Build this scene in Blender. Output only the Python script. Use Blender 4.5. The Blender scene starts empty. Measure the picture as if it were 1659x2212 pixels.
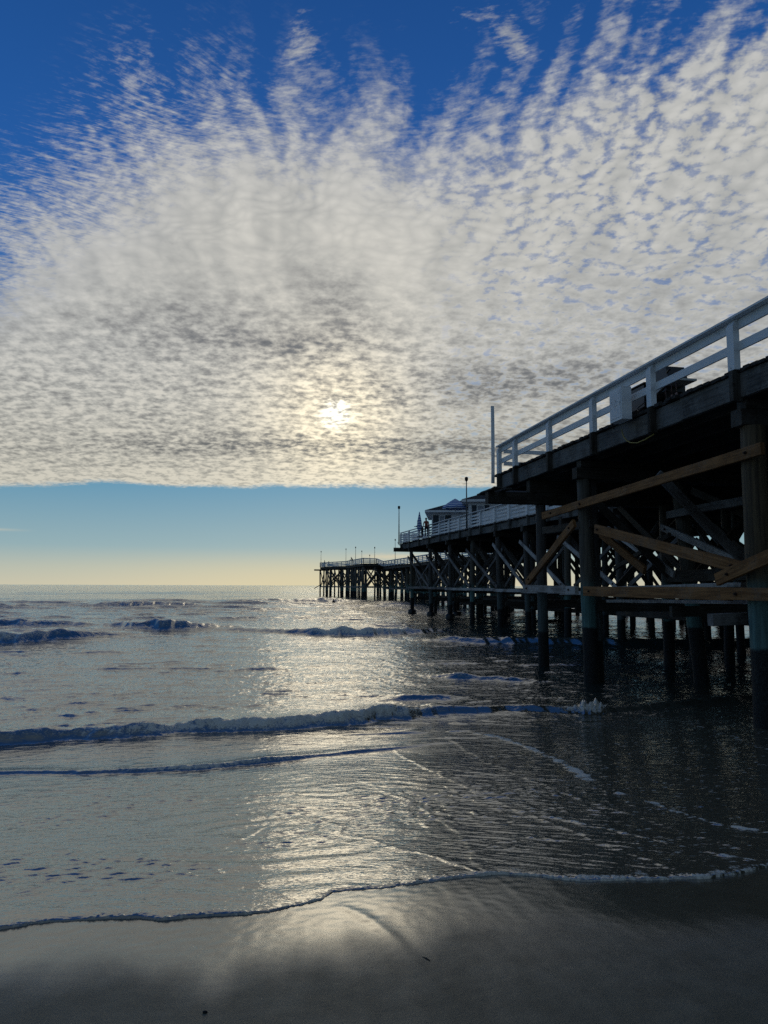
import bpy, math, random
import numpy as np
from mathutils import Vector, Matrix, Quaternion
random.seed(7); RNG = np.random.default_rng(11)
S = bpy.context.scene; COL = S.collection
R = math.radians
EZ = 1.7                                    # eye height above the sand

# ------------------------------------------------------------------ small helpers
def link(o, parent=None):
    COL.objects.link(o)
    if parent: o.parent = parent
    return o
def tag(o, label=None, cat=None, group=None, kind=None):
    if label: o['label'] = label
    if cat: o['category'] = cat
    if group: o['group'] = group
    if kind: o['kind'] = kind
    return o
def empty(name, loc=(0, 0, 0), rz=0):
    o = bpy.data.objects.new(name, None); o.location = loc; o.rotation_euler = (0, 0, rz)
    o.empty_display_size = .2
    return link(o)

class MB:
    """collects shapes, then links them as ONE mesh object"""
    def __init__(s): s.v = []; s.f = []; s.smooth = []; s.g = []
    def add(s, vs, fs, smooth=False, grain=None):
        b = len(s.v); s.v += [tuple(x) for x in vs]
        s.g += [tuple(x) for x in (grain or vs)]
        for f in fs: s.f.append(tuple(i + b for i in f)); s.smooth.append(smooth)
    def merge(s, o):
        b = len(s.v); s.v += o.v; s.f += [tuple(i + b for i in f) for f in o.f]; s.smooth += o.smooth; s.g += o.g
    def box(s, c, d, rz=0, M=None):
        x, y, z = d[0] / 2, d[1] / 2, d[2] / 2
        vs = [Vector((a * x, b * y, e * z)) for e in (-1, 1) for a, b in ((-1, -1), (1, -1), (1, 1), (-1, 1))]
        m = (Matrix.Translation(Vector(c)) @ Matrix.Rotation(rz, 4, 'Z')) if M is None else Matrix.Translation(Vector(c)) @ M
        s.add([m @ v for v in vs], [(3, 2, 1, 0), (4, 5, 6, 7), (0, 1, 5, 4), (1, 2, 6, 5), (2, 3, 7, 6), (3, 0, 4, 7)])
        return s
    def beam(s, a, b, w, h, up=(0, 0, 1), jit=0.0, seg=1, bev=0.0):
        """squared timber from a to b; w across, h along up; a little crooked if jit"""
        a = Vector(a); b = Vector(b); d = (b - a)
        L = d.length; d.normalize(); upv = Vector(up)
        x = d.cross(upv)
        if x.length < 1e-4: x = d.cross(Vector((1, 0, 0)))
        x.normalize(); y = x.cross(d).normalized()
        bev = min(bev or min(w, h) * .08, .02)
        ring = [(-w/2+bev, -h/2), (w/2-bev, -h/2), (w/2, -h/2+bev), (w/2, h/2-bev), (w/2-bev, h/2), (-w/2+bev, h/2), (-w/2, h/2-bev), (-w/2, -h/2+bev)]
        vs = []; fs = []; gr = []; g0 = random.uniform(0, 50)
        seg = max(1, seg)
        for i in range(seg + 1):
            c = a + d * (L * i / seg)
            ox = random.uniform(-jit, jit); oy = random.uniform(-jit, jit)
            for (px, py) in ring:
                vs.append(c + x * (px + ox + random.uniform(-jit, jit) * .4) + y * (py + oy + random.uniform(-jit, jit) * .4)); gr.append((g0 + L * i / seg, px * 1.0 + g0, py))
        for i in range(seg):
            for k in range(8):
                k2 = (k + 1) % 8
                fs.append((i*8+k, i*8+k2, (i+1)*8+k2, (i+1)*8+k))
        fs.append(tuple(reversed(range(8)))); fs.append(tuple(range(seg*8, seg*8+8)))
        s.add(vs, fs, False, gr); return s
    def tube(s, pts, rad, n=8, smooth=True, cap=True):
        pts = [Vector(p) for p in pts]; N = len(pts)
        rs = rad if isinstance(rad, (list, tuple)) else [rad] * N
        vs = []; fs = []; gr = []; g0 = random.uniform(0, 50); al = g0
        for i, p in enumerate(pts):
            if i: al += (p - pts[i-1]).length
            d = (pts[min(i+1, N-1)] - pts[max(i-1, 0)]).normalized()
            x = d.cross(Vector((0, 0, 1)))
            if x.length < .05: x = d.cross(Vector((0, 1, 0)))
            x.normalize(); y = d.cross(x)
            for k in range(n):
                a = 2 * math.pi * k / n
                vs.append(p + (x * math.cos(a) + y * math.sin(a)) * rs[i]); gr.append((al, g0 + math.cos(a) * rs[i], math.sin(a) * rs[i]))
        for i in range(N - 1):
            for k in range(n):
                k2 = (k + 1) % n
                fs.append((i*n+k, (i+1)*n+k, (i+1)*n+k2, i*n+k2))
        if cap: fs.append(tuple(range(n))); fs.append(tuple(reversed(range((N-1)*n, N*n))))
        s.add(vs, fs, smooth, gr); return s
    def pile(s, base, top, r0, r1, n=14, seg=9, jit=.012):
        base = Vector(base); top = Vector(top); pts = []; rs = []
        for i in range(seg + 1):
            t = i / seg
            p = base.lerp(top, t) + Vector((random.uniform(-jit, jit), random.uniform(-jit, jit), 0))
            pts.append(p); r = r0 + (r1 - r0) * t
            rs.append(r * random.uniform(.96, 1.04))
        return s.tube(pts, rs, n)
    def prism(s, poly, y0, y1, M=None):
        n = len(poly); vs = [Vector((x, y0, z)) for x, z in poly] + [Vector((x, y1, z)) for x, z in poly]
        if M is not None: vs = [M @ v for v in vs]
        fs = [tuple(range(n)), tuple(reversed(range(n, 2*n)))] + [(i, i+n, (i+1) % n + n, (i+1) % n) for i in range(n)]
        s.add(vs, fs); return s
    def build(s, name, mat, parent=None):
        me = bpy.data.meshes.new(name); me.from_pydata(s.v, [], s.f)
        me.polygons.foreach_set('use_smooth', s.smooth); me.update()
        if mat: me.materials.append(mat)
        me.attributes.new('grain', 'FLOAT_VECTOR', 'POINT').data.foreach_set('vector', np.array(s.g, dtype=np.float32).ravel())
        o = bpy.data.objects.new(name, me); link(o, parent)
        # put the origin at the middle of the base
        co = np.array(s.v); c = Vector(((co[:, 0].min()+co[:, 0].max())/2, (co[:, 1].min()+co[:, 1].max())/2, co[:, 2].min()))
        if parent is not None: o.matrix_parent_inverse = Matrix.Translation(-parent.location)
        if parent is None:
            me.transform(Matrix.Translation(-c)); o.location = c
        return o

# ------------------------------------------------------------------ node helper
class G:
    def __init__(s, nt): s.nt = nt; s.nt.nodes.clear()
    def n(s, typ, ins=None, **kw):
        nd = s.nt.nodes.new(typ)
        for k, v in kw.items(): setattr(nd, k, v)
        for k, v in (ins or {}).items():
            sk = nd.inputs[k]
            if isinstance(v, bpy.types.NodeSocket): s.nt.links.new(v, sk)
            elif isinstance(v, E_): s.nt.links.new(v.k, sk)
            else: sk.default_value = v
        return nd
    def m(s, op, *a, clamp=False):
        nd = s.nt.nodes.new('ShaderNodeMath'); nd.operation = op; nd.use_clamp = clamp
        for i, v in enumerate(a):
            if isinstance(v, E_): s.nt.links.new(v.k, nd.inputs[i])
            elif isinstance(v, bpy.types.NodeSocket): s.nt.links.new(v, nd.inputs[i])
            else: nd.inputs[i].default_value = v
        return E_(s, nd.outputs[0])
    def e(s, sock): return E_(s, sock)
    def ss(s, v, a, b):          # smoothstep
        nd = s.n('ShaderNodeMapRange', {'Value': v, 'From Min': a, 'From Max': b}, interpolation_type='SMOOTHSTEP')
        return E_(s, nd.outputs[0])
    def vec(s, x, y, z=0.0): return s.n('ShaderNodeCombineXYZ', {'X': x, 'Y': y, 'Z': z}).outputs[0]
    def noise(s, vec, scale, detail=3, rough=.5, dist=0.0, col=False, dim='3D'):
        nd = s.n('ShaderNodeTexNoise', noise_dimensions=dim, ins={'Vector': vec, 'Scale': scale, 'Detail': detail, 'Roughness': rough, 'Distortion': dist})
        return nd.outputs['Color'] if col else E_(s, nd.outputs[0])
    def mix(s, f, a, b, mode='MIX'):
        nd = s.n('ShaderNodeMix', data_type='RGBA', blend_type=mode)
        for sk, v in ((nd.inputs[0], f), (nd.inputs[6], a), (nd.inputs[7], b)):
            if isinstance(v, E_): s.nt.links.new(v.k, sk)
            elif isinstance(v, bpy.types.NodeSocket): s.nt.links.new(v, sk)
            elif isinstance(v, (int, float)): sk.default_value = v
            else: sk.default_value = (*v, 1) if len(v) == 3 else v
        return nd.outputs[2]
    def ramp(s, f, stops, interp='LINEAR'):
        nd = s.n('ShaderNodeValToRGB', {'Fac': f}); cr = nd.color_ramp; cr.interpolation = interp
        while len(cr.elements) < len(stops): cr.elements.new(.5)
        for el, (p, c) in zip(cr.elements, stops): el.position = p; el.color = (*c, 1)
        return nd.outputs[0]
    def bump(s, h, strength, dist, normal=None):
        ins = {'Height': h, 'Strength': strength, 'Distance': dist}
        if normal is not None: ins['Normal'] = normal
        return s.n('ShaderNodeBump', ins).outputs[0]
class E_:
    def __init__(s, g, k): s.g = g; s.k = k
    def __add__(s, o): return s.g.m('ADD', s, o)
    __radd__ = __add__
    def __sub__(s, o): return s.g.m('SUBTRACT', s, o)
    def __rsub__(s, o): return s.g.m('SUBTRACT', o, s)
    def __mul__(s, o): return s.g.m('MULTIPLY', s, o)
    __rmul__ = __mul__
    def __truediv__(s, o): return s.g.m('DIVIDE', s, o)
    def max(s, o): return s.g.m('MAXIMUM', s, o)
    def min(s, o): return s.g.m('MINIMUM', s, o)
    def pow(s, o): return s.g.m('POWER', s, o)
    def cl(s): return s.g.m('ADD', s, 0.0, clamp=True)

# ------------------------------------------------------------------ render, camera, sun
S.view_settings.view_transform = 'Standard'; S.view_settings.look = 'None'
S.view_settings.exposure = -3.45            # exposed for the bright western sky; S.view_settings.gamma = 1.0
S.cycles.use_denoising = False; S.cycles.adaptive_threshold = .02; S.cycles.adaptive_min_samples = 24
S.cycles.max_bounces = 6; S.cycles.glossy_bounces = 3; S.cycles.diffuse_bounces = 3
S.cycles.sample_clamp_indirect = 6.0; S.cycles.sample_clamp_direct = 14.0
cam = bpy.data.cameras.new('camera'); co = bpy.data.objects.new('camera', cam); link(co)
cam.sensor_fit = 'VERTICAL'; cam.sensor_height = 24.0; cam.sensor_width = 18.0
cam.lens = 24.0 * 1550 / 2212; cam.clip_start = .05; cam.clip_end = 20000
PITCH = math.atan(158.8 / 1550)
co.location = (0, 0, EZ)
co.rotation_euler = (Matrix.Rotation(R(90) + PITCH, 3, 'X') @ Matrix.Rotation(R(.2), 3, 'Z')).to_euler()
S.camera = co
SUN_AZ = R(-3.96); SUN_EL = R(13.63)
sdir = Vector((math.sin(SUN_AZ)*math.cos(SUN_EL), math.cos(SUN_AZ)*math.cos(SUN_EL), math.sin(SUN_EL)))
sl = bpy.data.lights.new('sun', 'SUN'); sl.energy = .5; sl.angle = R(10); sl.color = (1, .86, .62)
so = bpy.data.objects.new('sun', sl); link(so); so.location = sdir * 60
so.rotation_euler = sdir.to_track_quat('Z', 'Y').to_euler()

# ------------------------------------------------------------------ sky: clear sky with a sheet of broken altocumulus over the sea
def make_sky():
    W = bpy.data.worlds.new('World'); S.world = W; W.use_nodes = True
    W.cycles.sampling_method = 'MANUAL'; W.cycles.sample_map_resolution = 512
    g = G(W.node_tree)
    N2 = lambda v, sc, det=2, ro=.5, **k: g.noise(v, sc, det, ro, dim='2D', **k)
    tc = g.n('ShaderNodeTexCoord')
    d = g.n('ShaderNodeVectorMath', {0: tc.outputs['Generated']}, operation='NORMALIZE').outputs[0]
    sx = g.n('ShaderNodeSeparateXYZ', {0: d}); x, y, z = (g.e(o) for o in sx.outputs)
    zc = z.max(.03)
    px = x / zc; py = y / zc
    P = g.vec(px, py)
    wn = g.n('ShaderNodeSeparateColor', {0: N2(P, 1.3, 2, .5, col=True)})
    wx = g.e(wn.outputs[0]) - .5; wy = g.e(wn.outputs[1]) - .5
    qx = px + wx * .30; qy = py + wy * .30
    # --- clear sky
    nish = g.n('ShaderNodeTexSky', sky_type='NISHITA', sun_disc=False, sun_elevation=SUN_EL, sun_rotation=SUN_AZ,
               altitude=0.0, air_density=1.0, dust_density=.4, ozone_density=2.0).outputs[0]
    el = z.max(0.0)
    clear = g.ramp(el, [(0.0, (.56, .54, .42)), (.022, (.46, .50, .43)), (.05, (.28, .42, .46)), (.13, (.125, .31, .45)),
                        (.32, (.035, .150, .42)), (.50, (.014, .100, .36)), (.70, (.008, .062, .24)), (1.0, (.008, .055, .19))])
    clear = g.mix(.93, g.mix(1.0, nish, (.045, .05, .06), 'MULTIPLY'), clear)
    # warmer low sky under the sun
    az = g.m('ARCTAN2', x - (-.069 * y), y.max(.001))
    warm = g.m('EXPONENT', az * az * -14.0) * (1.0 - g.ss(el, .0, .06)) * g.ss(y, 0.0, .3)
    clear = g.mix(warm * .55, clear, (.74, .64, .38))
    # --- cloud sheet: denser away from its ragged near edge
    left = g.ss(px, .05, -.55)
    right = g.ss(px, -.05, .5)
    t = (py + wy * .3) - (1.29 + (-.5 - px).max(0.0) * .9 + right * .05 - (px - .10).max(0.0) * .75)
    thick = g.ss(t, -.34, .74)
    edge = 1.0 - thick
    st = N2(g.vec(qx * 15.0 - py * 1.5 * px + 3.0, py * .7), 1.0, 1.5, .45)
    streak = g.ss(st, .26, .68)
    fib = g.ss(N2(g.vec(qx * 16.0 + qy * 20.0, qy * 80.0 - qx * 48.0), 1.0, 4, .62), .22, .78)
    rip = N2(g.vec(px * 38.0 + qy * 6.0, qy * 72.0 + px * 14.0), 1.0, 4, .66)
    # small lumps in wavy rows (the sheet has height, so they flatten less towards the horizon)
    zl = z.max(0.0) + .20
    l0 = x / zl; l1 = y / zl
    L = g.vec(l0, l1)
    wob = N2(L, 7.0, 1) - .5
    vv = g.vec(l0 * .9 + l1 * .2 + wob * .10, l1 + wob * .10)
    cellv = g.n('ShaderNodeTexVoronoi', {'Vector': vv, 'Scale': 38.0, 'Randomness': 1.0}, feature='F1', voronoi_dimensions='2D')
    fine = N2(L, 44.0, 3, .6)
    mid = N2(g.vec(l0 * 19.0 + l1 * 5.0, l1 * 24.0 - l0 * 5.0), 1.0, 3, .55)
    rows = N2(g.vec(l0 * 3.0 + l1 * 3.0 + 5.0, l1 * 20.0 - l0 * 5.0), 1.0, 2, .5)
    lump = g.ss((.62 - g.e(cellv.outputs['Distance'])) * .30 + fine * .82 + mid * .60 + rows * .22, .56, 1.22)
    big = N2(g.vec(qx * 1.1 + 9.0, qy * .8), 1.0, 2, .5)
    D = thick * 1.55 - right * .16 + (streak - .74) * (.10 + edge * (.95 - left * .6)) + (lump - .5) * (.40 + .95 * right * thick * thick) \
        + (fib - .5) * edge * left * 1.0 + (rip - .5) * (.35 + edge * .85) + (big - .5) * .5 - edge * left * .1
    def blob(cx, cy, rx, ry, rot=0.0):
        c_, s_ = math.cos(rot), math.sin(rot)
        ax = (qx - cx) * c_ + (qy - cy) * s_; ay = (qy - cy) * c_ - (qx - cx) * s_
        return g.m('EXPONENT', (ax * ax) * (-1.0 / rx**2) + (ay * ay) * (-1.0 / ry**2))
    a = g.ss(D, .06, 1.30)
    far = 1.0 - g.ss(py + (N2(g.vec(px * .8 + 2.0, py * .35), 1.0, 5, .62) - .5) * 1.2 + fine * .35, 7.05, 7.5)
    wisp = g.ss((blob(-.155, 1.25, .035, .11, .25) + blob(.145, 1.21, .04, .11, -.6) + blob(.05, .98, .03, .05)).cl() * .75 + (rip - .5) * .9 + (mid - .5) * .9, .38, 1.05)
    a = a * (.76 + .24 * thick)
    a = (a * g.ss(t, -.20 - right * .5, .12)).max(wisp * .75) * far * g.ss(y, 0.0, .1)
    # --- cloud brightness: thin parts glow, thick parts are grey
    dot = g.e(g.n('ShaderNodeVectorMath', {0: d, 1: tuple(sdir)}, operation='DOT_PRODUCT').outputs['Value']).min(1.0).max(-1.0)
    ang = g.m('ARCCOSINE', dot)                          # radians from the sun
    patch = (blob(-.78, 2.75, .45, .40) + blob(-.15, 2.45, .10, .30) + blob(.55, 3.5, .75, .28, -.35) + blob(-.9, 5.1, 1.4, .35)
             + blob(-.25, 3.0, .3, .25) * .6 + blob(1.1, 2.3, .5, .4) * .3 + blob(1.2, 5.2, 1.2, .5)).cl()
    near = g.ss(py, 1.5, 3.6)
    thin = 1.0 - g.ss(D, .3, 1.3)
    body = lump - .45
    # high up the lumps are bright on a greyer ground; low, against the sun, they turn dark with lit rims
    shade = (.17 + near * .09 + (.5 - streak) * thick * (1.0 - near * .6) * .16 + patch * (.08 + big * .45) * (.65 + .6 * lump) + body * (near * .88 - .44) + (mid - .5) * .60 + (fine - .5) * (.55 - near * .30) - g.ss(py, 5.4, 7.2) * .20 + (rows - .5) * .25 + thin * .06).cl()
    cloud = g.ramp(shade, [(0.0, (.58, .575, .54)), (.3, (.425, .43, .412)), (.65, (.258, .26, .255)), (1.0, (.15, .155, .158))])
    halo = g.m('EXPONENT', ang * -6.5); halo2 = g.m('EXPONENT', ang * ang * -150.0); core = g.m('EXPONENT', ang * ang * -4600.0)
    low = g.ss(el, .32, .10)
    cloud = g.mix(low * .34, cloud, g.mix(1.0, cloud, (1.2, 1.06, .76), 'MULTIPLY'))
    trans = (1.0 - shade * 1.15).max(0.03)
    def grey(v): return g.n('ShaderNodeCombineColor', {0: v, 1: v, 2: v}).outputs[0]
    glow = g.mix(1.0, (1.0, .80, .44), grey((halo * .36 + halo2 * .46) * trans), 'MULTIPLY')
    corec = g.mix(1.0, (.92, 1.0, .98), grey(core * (trans * trans * 2.1)), 'MULTIPLY')
    cloud = g.mix(1.0, g.mix(1.0, cloud, glow, 'ADD'), corec, 'ADD')
    sky = g.mix(a * .96, clear, cloud)
    # thin bars of cloud low over the horizon
    bar = (g.m('EXPONENT', (el - .0655 + px * .0002).pow(2.0) * -400000.0) * g.ss(x, -.43, -.50) * .7
           + g.m('EXPONENT', (el - .040 - (fine - .5) * .006).pow(2.0) * -90000.0) * g.ss(x, -.06, .0) * g.ss(x, .12, .04) * .9)
    sky = g.mix(g.ss(y, .52, -.15) * .80, sky, (.105, .145, .180))
    sky = g.mix(bar.cl() * .55, sky, (.78, .64, .42))
    bg = g.n('ShaderNodeBackground', {'Color': sky, 'Strength': 10.93})
    g.n('ShaderNodeOutputWorld', {'Surface': bg.outputs[0]})
make_sky()

# ------------------------------------------------------------------ materials
def newmat(name):
    m = bpy.data.materials.new(name); m.use_nodes = True
    return m, G(m.node_tree)
def out(g, sh): g.n('ShaderNodeOutputMaterial', {'Surface': sh})
def principled(g, col, rough, spec=.5, normal=None, metal=0.0):
    ins = {'Base Color': col if not isinstance(col, tuple) else (*col, 1), 'Roughness': rough, 'Specular IOR Level': spec, 'Metallic': metal}
    if normal is not None: ins['Normal'] = normal
    return g.n('ShaderNodeBsdfPrincipled', ins).outputs[0]
def wood(name, dark, light, bleach=None, bleach_amt=0.0, rough=.8, stain=.5):
    m, g = newmat(name)
    gr = g.n('ShaderNodeAttribute', attribute_name='grain').outputs['Vector']
    pos = g.n('ShaderNodeNewGeometry').outputs['Position']
    st = g.n('ShaderNodeMapping', {'Vector': gr, 'Scale': (1.2, 26, 26)}).outputs[0]
    grain = g.noise(st, 1.0, 4, .6)
    blot = g.noise(pos, 1.7, 4, .6); spk = g.noise(pos, 14.0, 3, .6)
    c = g.mix(g.ss(grain, .3, .7), dark, light)
    c = g.mix(g.ss(blot, .45, .75) * stain, c, tuple(v * .35 for v in dark))
    c = g.mix(g.ss(spk, .62, .74) * .6, c, tuple(v * .3 for v in dark))
    if bleach:
        bm = g.ss(g.noise(pos, .9, 3, .6) + (spk - .5) * .5, .52 - bleach_amt * .25, .75 - bleach_amt * .3)
        c = g.mix(bm * bleach_amt, c, bleach)
    nrm = g.bump(grain * .6 + spk * .6, .5, .008)
    out(g, principled(g, c, rough, .25, nrm)); return m
def pile_mat(name, dry, streakc, green, tide):
    """round timber, treated blue green above the tide line and black with mussels below it"""
    m, g = newmat(name)
    gr = g.n('ShaderNodeAttribute', attribute_name='grain').outputs['Vector']
    gp = g.n('ShaderNodeNewGeometry'); pos = gp.outputs['Position']
    z = g.e(g.n('ShaderNodeSeparateXYZ', {0: pos}).outputs[2])
    st = g.n('ShaderNodeMapping', {'Vector': gr, 'Scale': (.9, 16, 16)}).outputs[0]
    grain = g.noise(st, 1.0, 4, .65); spk = g.noise(pos, 26.0, 3, .6); blot = g.noise(pos, 2.2, 3, .6)
    c = g.mix(g.ss(grain, .3, .72), dry, streakc)
    wob = (blot - .5) * .9 + (grain - .5) * .5
    c = g.mix(g.ss(z + wob, 2.1, 1.35) * .85, c, g.mix(g.ss(grain, .35, .7), tuple(v * .5 for v in green), green))
    low = g.ss(z + (blot - .5) * .12 + (spk - .5) * .08, tide + .05, tide - .05)
    c = g.mix(low, c, g.mix(g.ss(spk, .45, .7), (.010, .012, .013), (.035, .038, .036)))
    nrm = g.bump(grain * .5 + spk * (low * 1.6 + .3), .8, .015)
    out(g, principled(g, c, .75, .3, nrm)); return m
def paint(name, col, worn=.3, rough=.5, chips=(.22, .2, .18)):
    m, g = newmat(name)
    pos = g.n('ShaderNodeNewGeometry').outputs['Position']
    n1 = g.noise(pos, 22.0, 4, .65); n2 = g.noise(pos, 1.4, 3, .6); n3 = g.noise(pos, 5.0, 4, .6)
    c = g.mix(g.ss(n3, .35, .75) * .35, col, tuple(v * .72 for v in col))
    c = g.mix(g.ss(n1 + (n2 - .5) * .6, .70 - worn * .12, .76 - worn * .12), c, chips)
    out(g, principled(g, c, rough, .4, g.bump(n1, .25, .004))); return m
def plain(name, col, rough=.6, metal=0.0, var=.25, scale=9.0, spec=.4):
    m, g = newmat(name)
    pos = g.n('ShaderNodeNewGeometry').outputs['Position']
    n = g.noise(pos, scale, 4, .6)
    c = g.mix(g.ss(n, .3, .7) * var, col, tuple(v * .5 for v in col))
    out(g, principled(g, c, rough, spec, g.bump(n, .2, .004), metal)); return m
M = {}
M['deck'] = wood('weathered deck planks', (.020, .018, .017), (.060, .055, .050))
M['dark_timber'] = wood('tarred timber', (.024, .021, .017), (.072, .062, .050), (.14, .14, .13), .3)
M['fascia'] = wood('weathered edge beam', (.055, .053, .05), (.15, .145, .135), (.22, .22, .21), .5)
M['brown_timber'] = wood('stained brown timber', (.15, .066, .021), (.33, .160, .058), (.30, .27, .22), .18)
M['pale_timber'] = wood('bleached timber', (.13, .12, .11), (.34, .32, .30), (.55, .54, .52), .6)
M['grey_timber'] = wood('grey timber', (.055, .05, .047), (.15, .14, .13), (.28, .27, .26), .5)
M['pile'] = pile_mat('treated pile', (.055, .050, .042), (.13, .12, .095), (.13, .29, .28), .42)
M['pile_brown'] = pile_mat('brown treated pile', (.05, .038, .025), (.15, .11, .06), (.12, .25, .25), .42)
M['pile_far'] = pile_mat('grey treated pile', (.045, .043, .04), (.11, .105, .098), (.11, .15, .15), .0)
M['white'] = paint('white railing paint', (.80, .83, .85), .2)
M['white_worn'] = paint('worn white paint', (.76, .79, .82), .75)
M['siding'] = paint('white siding', (.78, .81, .84), .05)
M['roof'] = plain('grey roof shingles', (.05, .055, .06), .95, spec=.05)
M['shutter'] = plain('dark shutter', (.035, .05, .065), .6)
M['iron'] = plain('dark iron', (.02, .02, .021), .5, .6)
M['rust'] = plain('rusty bolt', (.05, .03, .022), .7, .4)
M['pole'] = plain('galvanised pole', (.10, .11, .115), .5, .5)
M['grillblack'] = plain('black enamel', (.016, .017, .018), .4)
M['steel'] = plain('dull steel', (.30, .31, .31), .35, .8)
M['shelf'] = plain('pale shelf', (.5, .5, .47), .5)
M['cable'] = plain('yellow cable', (.36, .27, .06), .5)
M['rope'] = plain('pale rope', (.4, .38, .34), .9)
M['wire'] = plain('dark wire', (.03, .03, .03), .6)
M['curtain'] = plain('curtain', (.42, .45, .5), .9)
M['skin'] = plain('skin', (.30, .17, .11), .6)
M['cloth_dark'] = plain('dark cloth', (.02, .022, .03), .9)
M['cloth_red'] = plain('brick red cloth', (.30, .075, .05), .9)
M['hair'] = plain('dark hair', (.015, .012, .01), .6)
M['wetsuit'] = plain('black wetsuit', (.012, .012, .014), .5)
M['tool'] = plain('tool steel', (.12, .07, .065), .4, .5)
def glass_mat():
    m, g = newmat('window glass'); out(g, principled(g, (.03, .04, .05), .06, .6)); return m
M['glass'] = glass_mat()
def stripes(name, axis_scale, c1, c2):
    m, g = newmat(name)
    gr = g.n('ShaderNodeAttribute', attribute_name='grain').outputs['Vector']
    a = g.e(g.n('ShaderNodeSeparateXYZ', {0: gr}).outputs[0])
    f = g.m('FRACT', a * axis_scale)
    out(g, principled(g, g.mix(g.m('GREATER_THAN', f, .5), c1, c2), .9, .2)); return m
M['umbrella'] = stripes('striped canvas', 5.0, (.07, .16, .45), (.62, .66, .74))
def sign_mat():
    m, g = newmat('navy sign'); out(g, principled(g, (.02, .04, .10), .5)); return m
M['navy'] = sign_mat()

# ------------------------------------------------------------------ beach and sea
SH = R(11); CS, SN = math.cos(SH), math.sin(SH)          # the shoreline runs square to the pier
def qp(X, Y): return -SN * X + CS * Y, CS * X + SN * Y    # q: out to sea, p: along the beach
_q = np.array([-400, -60, -8, 0, 4, 8, 12, 16, 22, 90, 130, 6000.]); _z = np.array([3.0, 1.2, .25, 0, -.3, -.75, -1.15, -1.32, -1.35, -1.35, -1.0, -1.0])
_tq = np.linspace(-60, 140, 4001); _tz = np.interp(_tq, _q, _z)
_k = np.hanning(41); _k /= _k.sum(); _tz = np.convolve(np.pad(_tz, 20, mode='edge'), _k, 'valid')
def zb(q): return np.where(q < -60, np.interp(q, _q, _z), np.interp(q, _tq, _tz))
def perlin(x, y, seed=0):
    xi = np.floor(x).astype(np.int64); yi = np.floor(y).astype(np.int64); xf = x - xi; yf = y - yi
    def grad(ix, iy, dx, dy):
        h = (ix * 374761393 + iy * 668265263 + seed * 974634777) & 0xffffffff
        h = ((h ^ (h >> 13)) * 1274126177) & 0xffffffff; h ^= h >> 16
        a = (h & 1023) * (2 * math.pi / 1024); return np.cos(a) * dx + np.sin(a) * dy
    u = xf**3 * (xf * (xf * 6 - 15) + 10); v = yf**3 * (yf * (yf * 6 - 15) + 10)
    n0 = grad(xi, yi, xf, yf); n1 = grad(xi + 1, yi, xf - 1, yf); m0 = grad(xi, yi + 1, xf, yf - 1); m1 = grad(xi + 1, yi + 1, xf - 1, yf - 1)
    a = n0 + u * (n1 - n0); b = m0 + u * (m1 - m0); return (a + v * (b - a)) * 1.5
def sst(x, a, b): t = np.clip((x - a) / (b - a), 0, 1); return t * t * (3 - 2 * t)
EDGE = [(4.95, -9), (5.1, -6), (4.92, -4), (4.9, -2.6), (5.0, -1.42), (5.08, -1.2), (5.06, -1.0), (5.04, -.82), (5.01, -.6), (4.94, -.46), (4.95, -.33), (4.94, -.24), (4.92, -.03), (4.93, .19), (5.0, .42), (5.09, .58), (5.21, .66),
        (5.22, 1.03), (5.28, 1.29), (5.32, 1.56), (5.35, 1.79), (5.35, 1.93), (5.28, 2.09), (5.13, 2.29), (5.02, 2.48), (4.98, 2.76), (4.94, 3.02), (4.89, 3.35), (4.92, 3.56), (5.03, 3.96), (5.2, 4.6), (5.3, 5.6), (5.1, 7), (5.0, 9), (5.2, 14)]
_ep = [b for a, b in EDGE]; _eq = [a for a, b in EDGE]
def qedge(p): return np.interp(p, _ep, _eq) + .018 * perlin(p * 3.1, p * 0, 5) + .010 * perlin(p * 11, p * 0, 6) + .10 * perlin(p * .5, p * 0, 8) * sst(np.abs(p - 1.3), 3, 6)

def grid_mesh(name, X, Y, Z, wrap=False):
    nr, nc = X.shape
    co = np.stack([X, Y, Z], -1).reshape(-1, 3).astype(np.float32)
    i = np.arange(nr * nc).reshape(nr, nc)
    if wrap: i = np.concatenate([i, i[:, :1]], 1)
    f = np.stack([i[:-1, :-1], i[:-1, 1:], i[1:, 1:], i[1:, :-1]], -1).reshape(-1, 4).astype(np.int32)
    me = bpy.data.meshes.new(name)
    me.vertices.add(len(co)); me.vertices.foreach_set('co', co.ravel())
    me.loops.add(f.size); me.loops.foreach_set('vertex_index', f.ravel())
    me.polygons.add(len(f)); me.polygons.foreach_set('loop_start', np.arange(0, f.size, 4, dtype=np.int32))
    me.polygons.foreach_set('use_smooth', np.ones(len(f), bool))
    me.update(calc_edges=True)
    return me
def attr(me, name, a): me.attributes.new(name, 'FLOAT', 'POINT').data.foreach_set('value', a.astype(np.float32).ravel())

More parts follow.
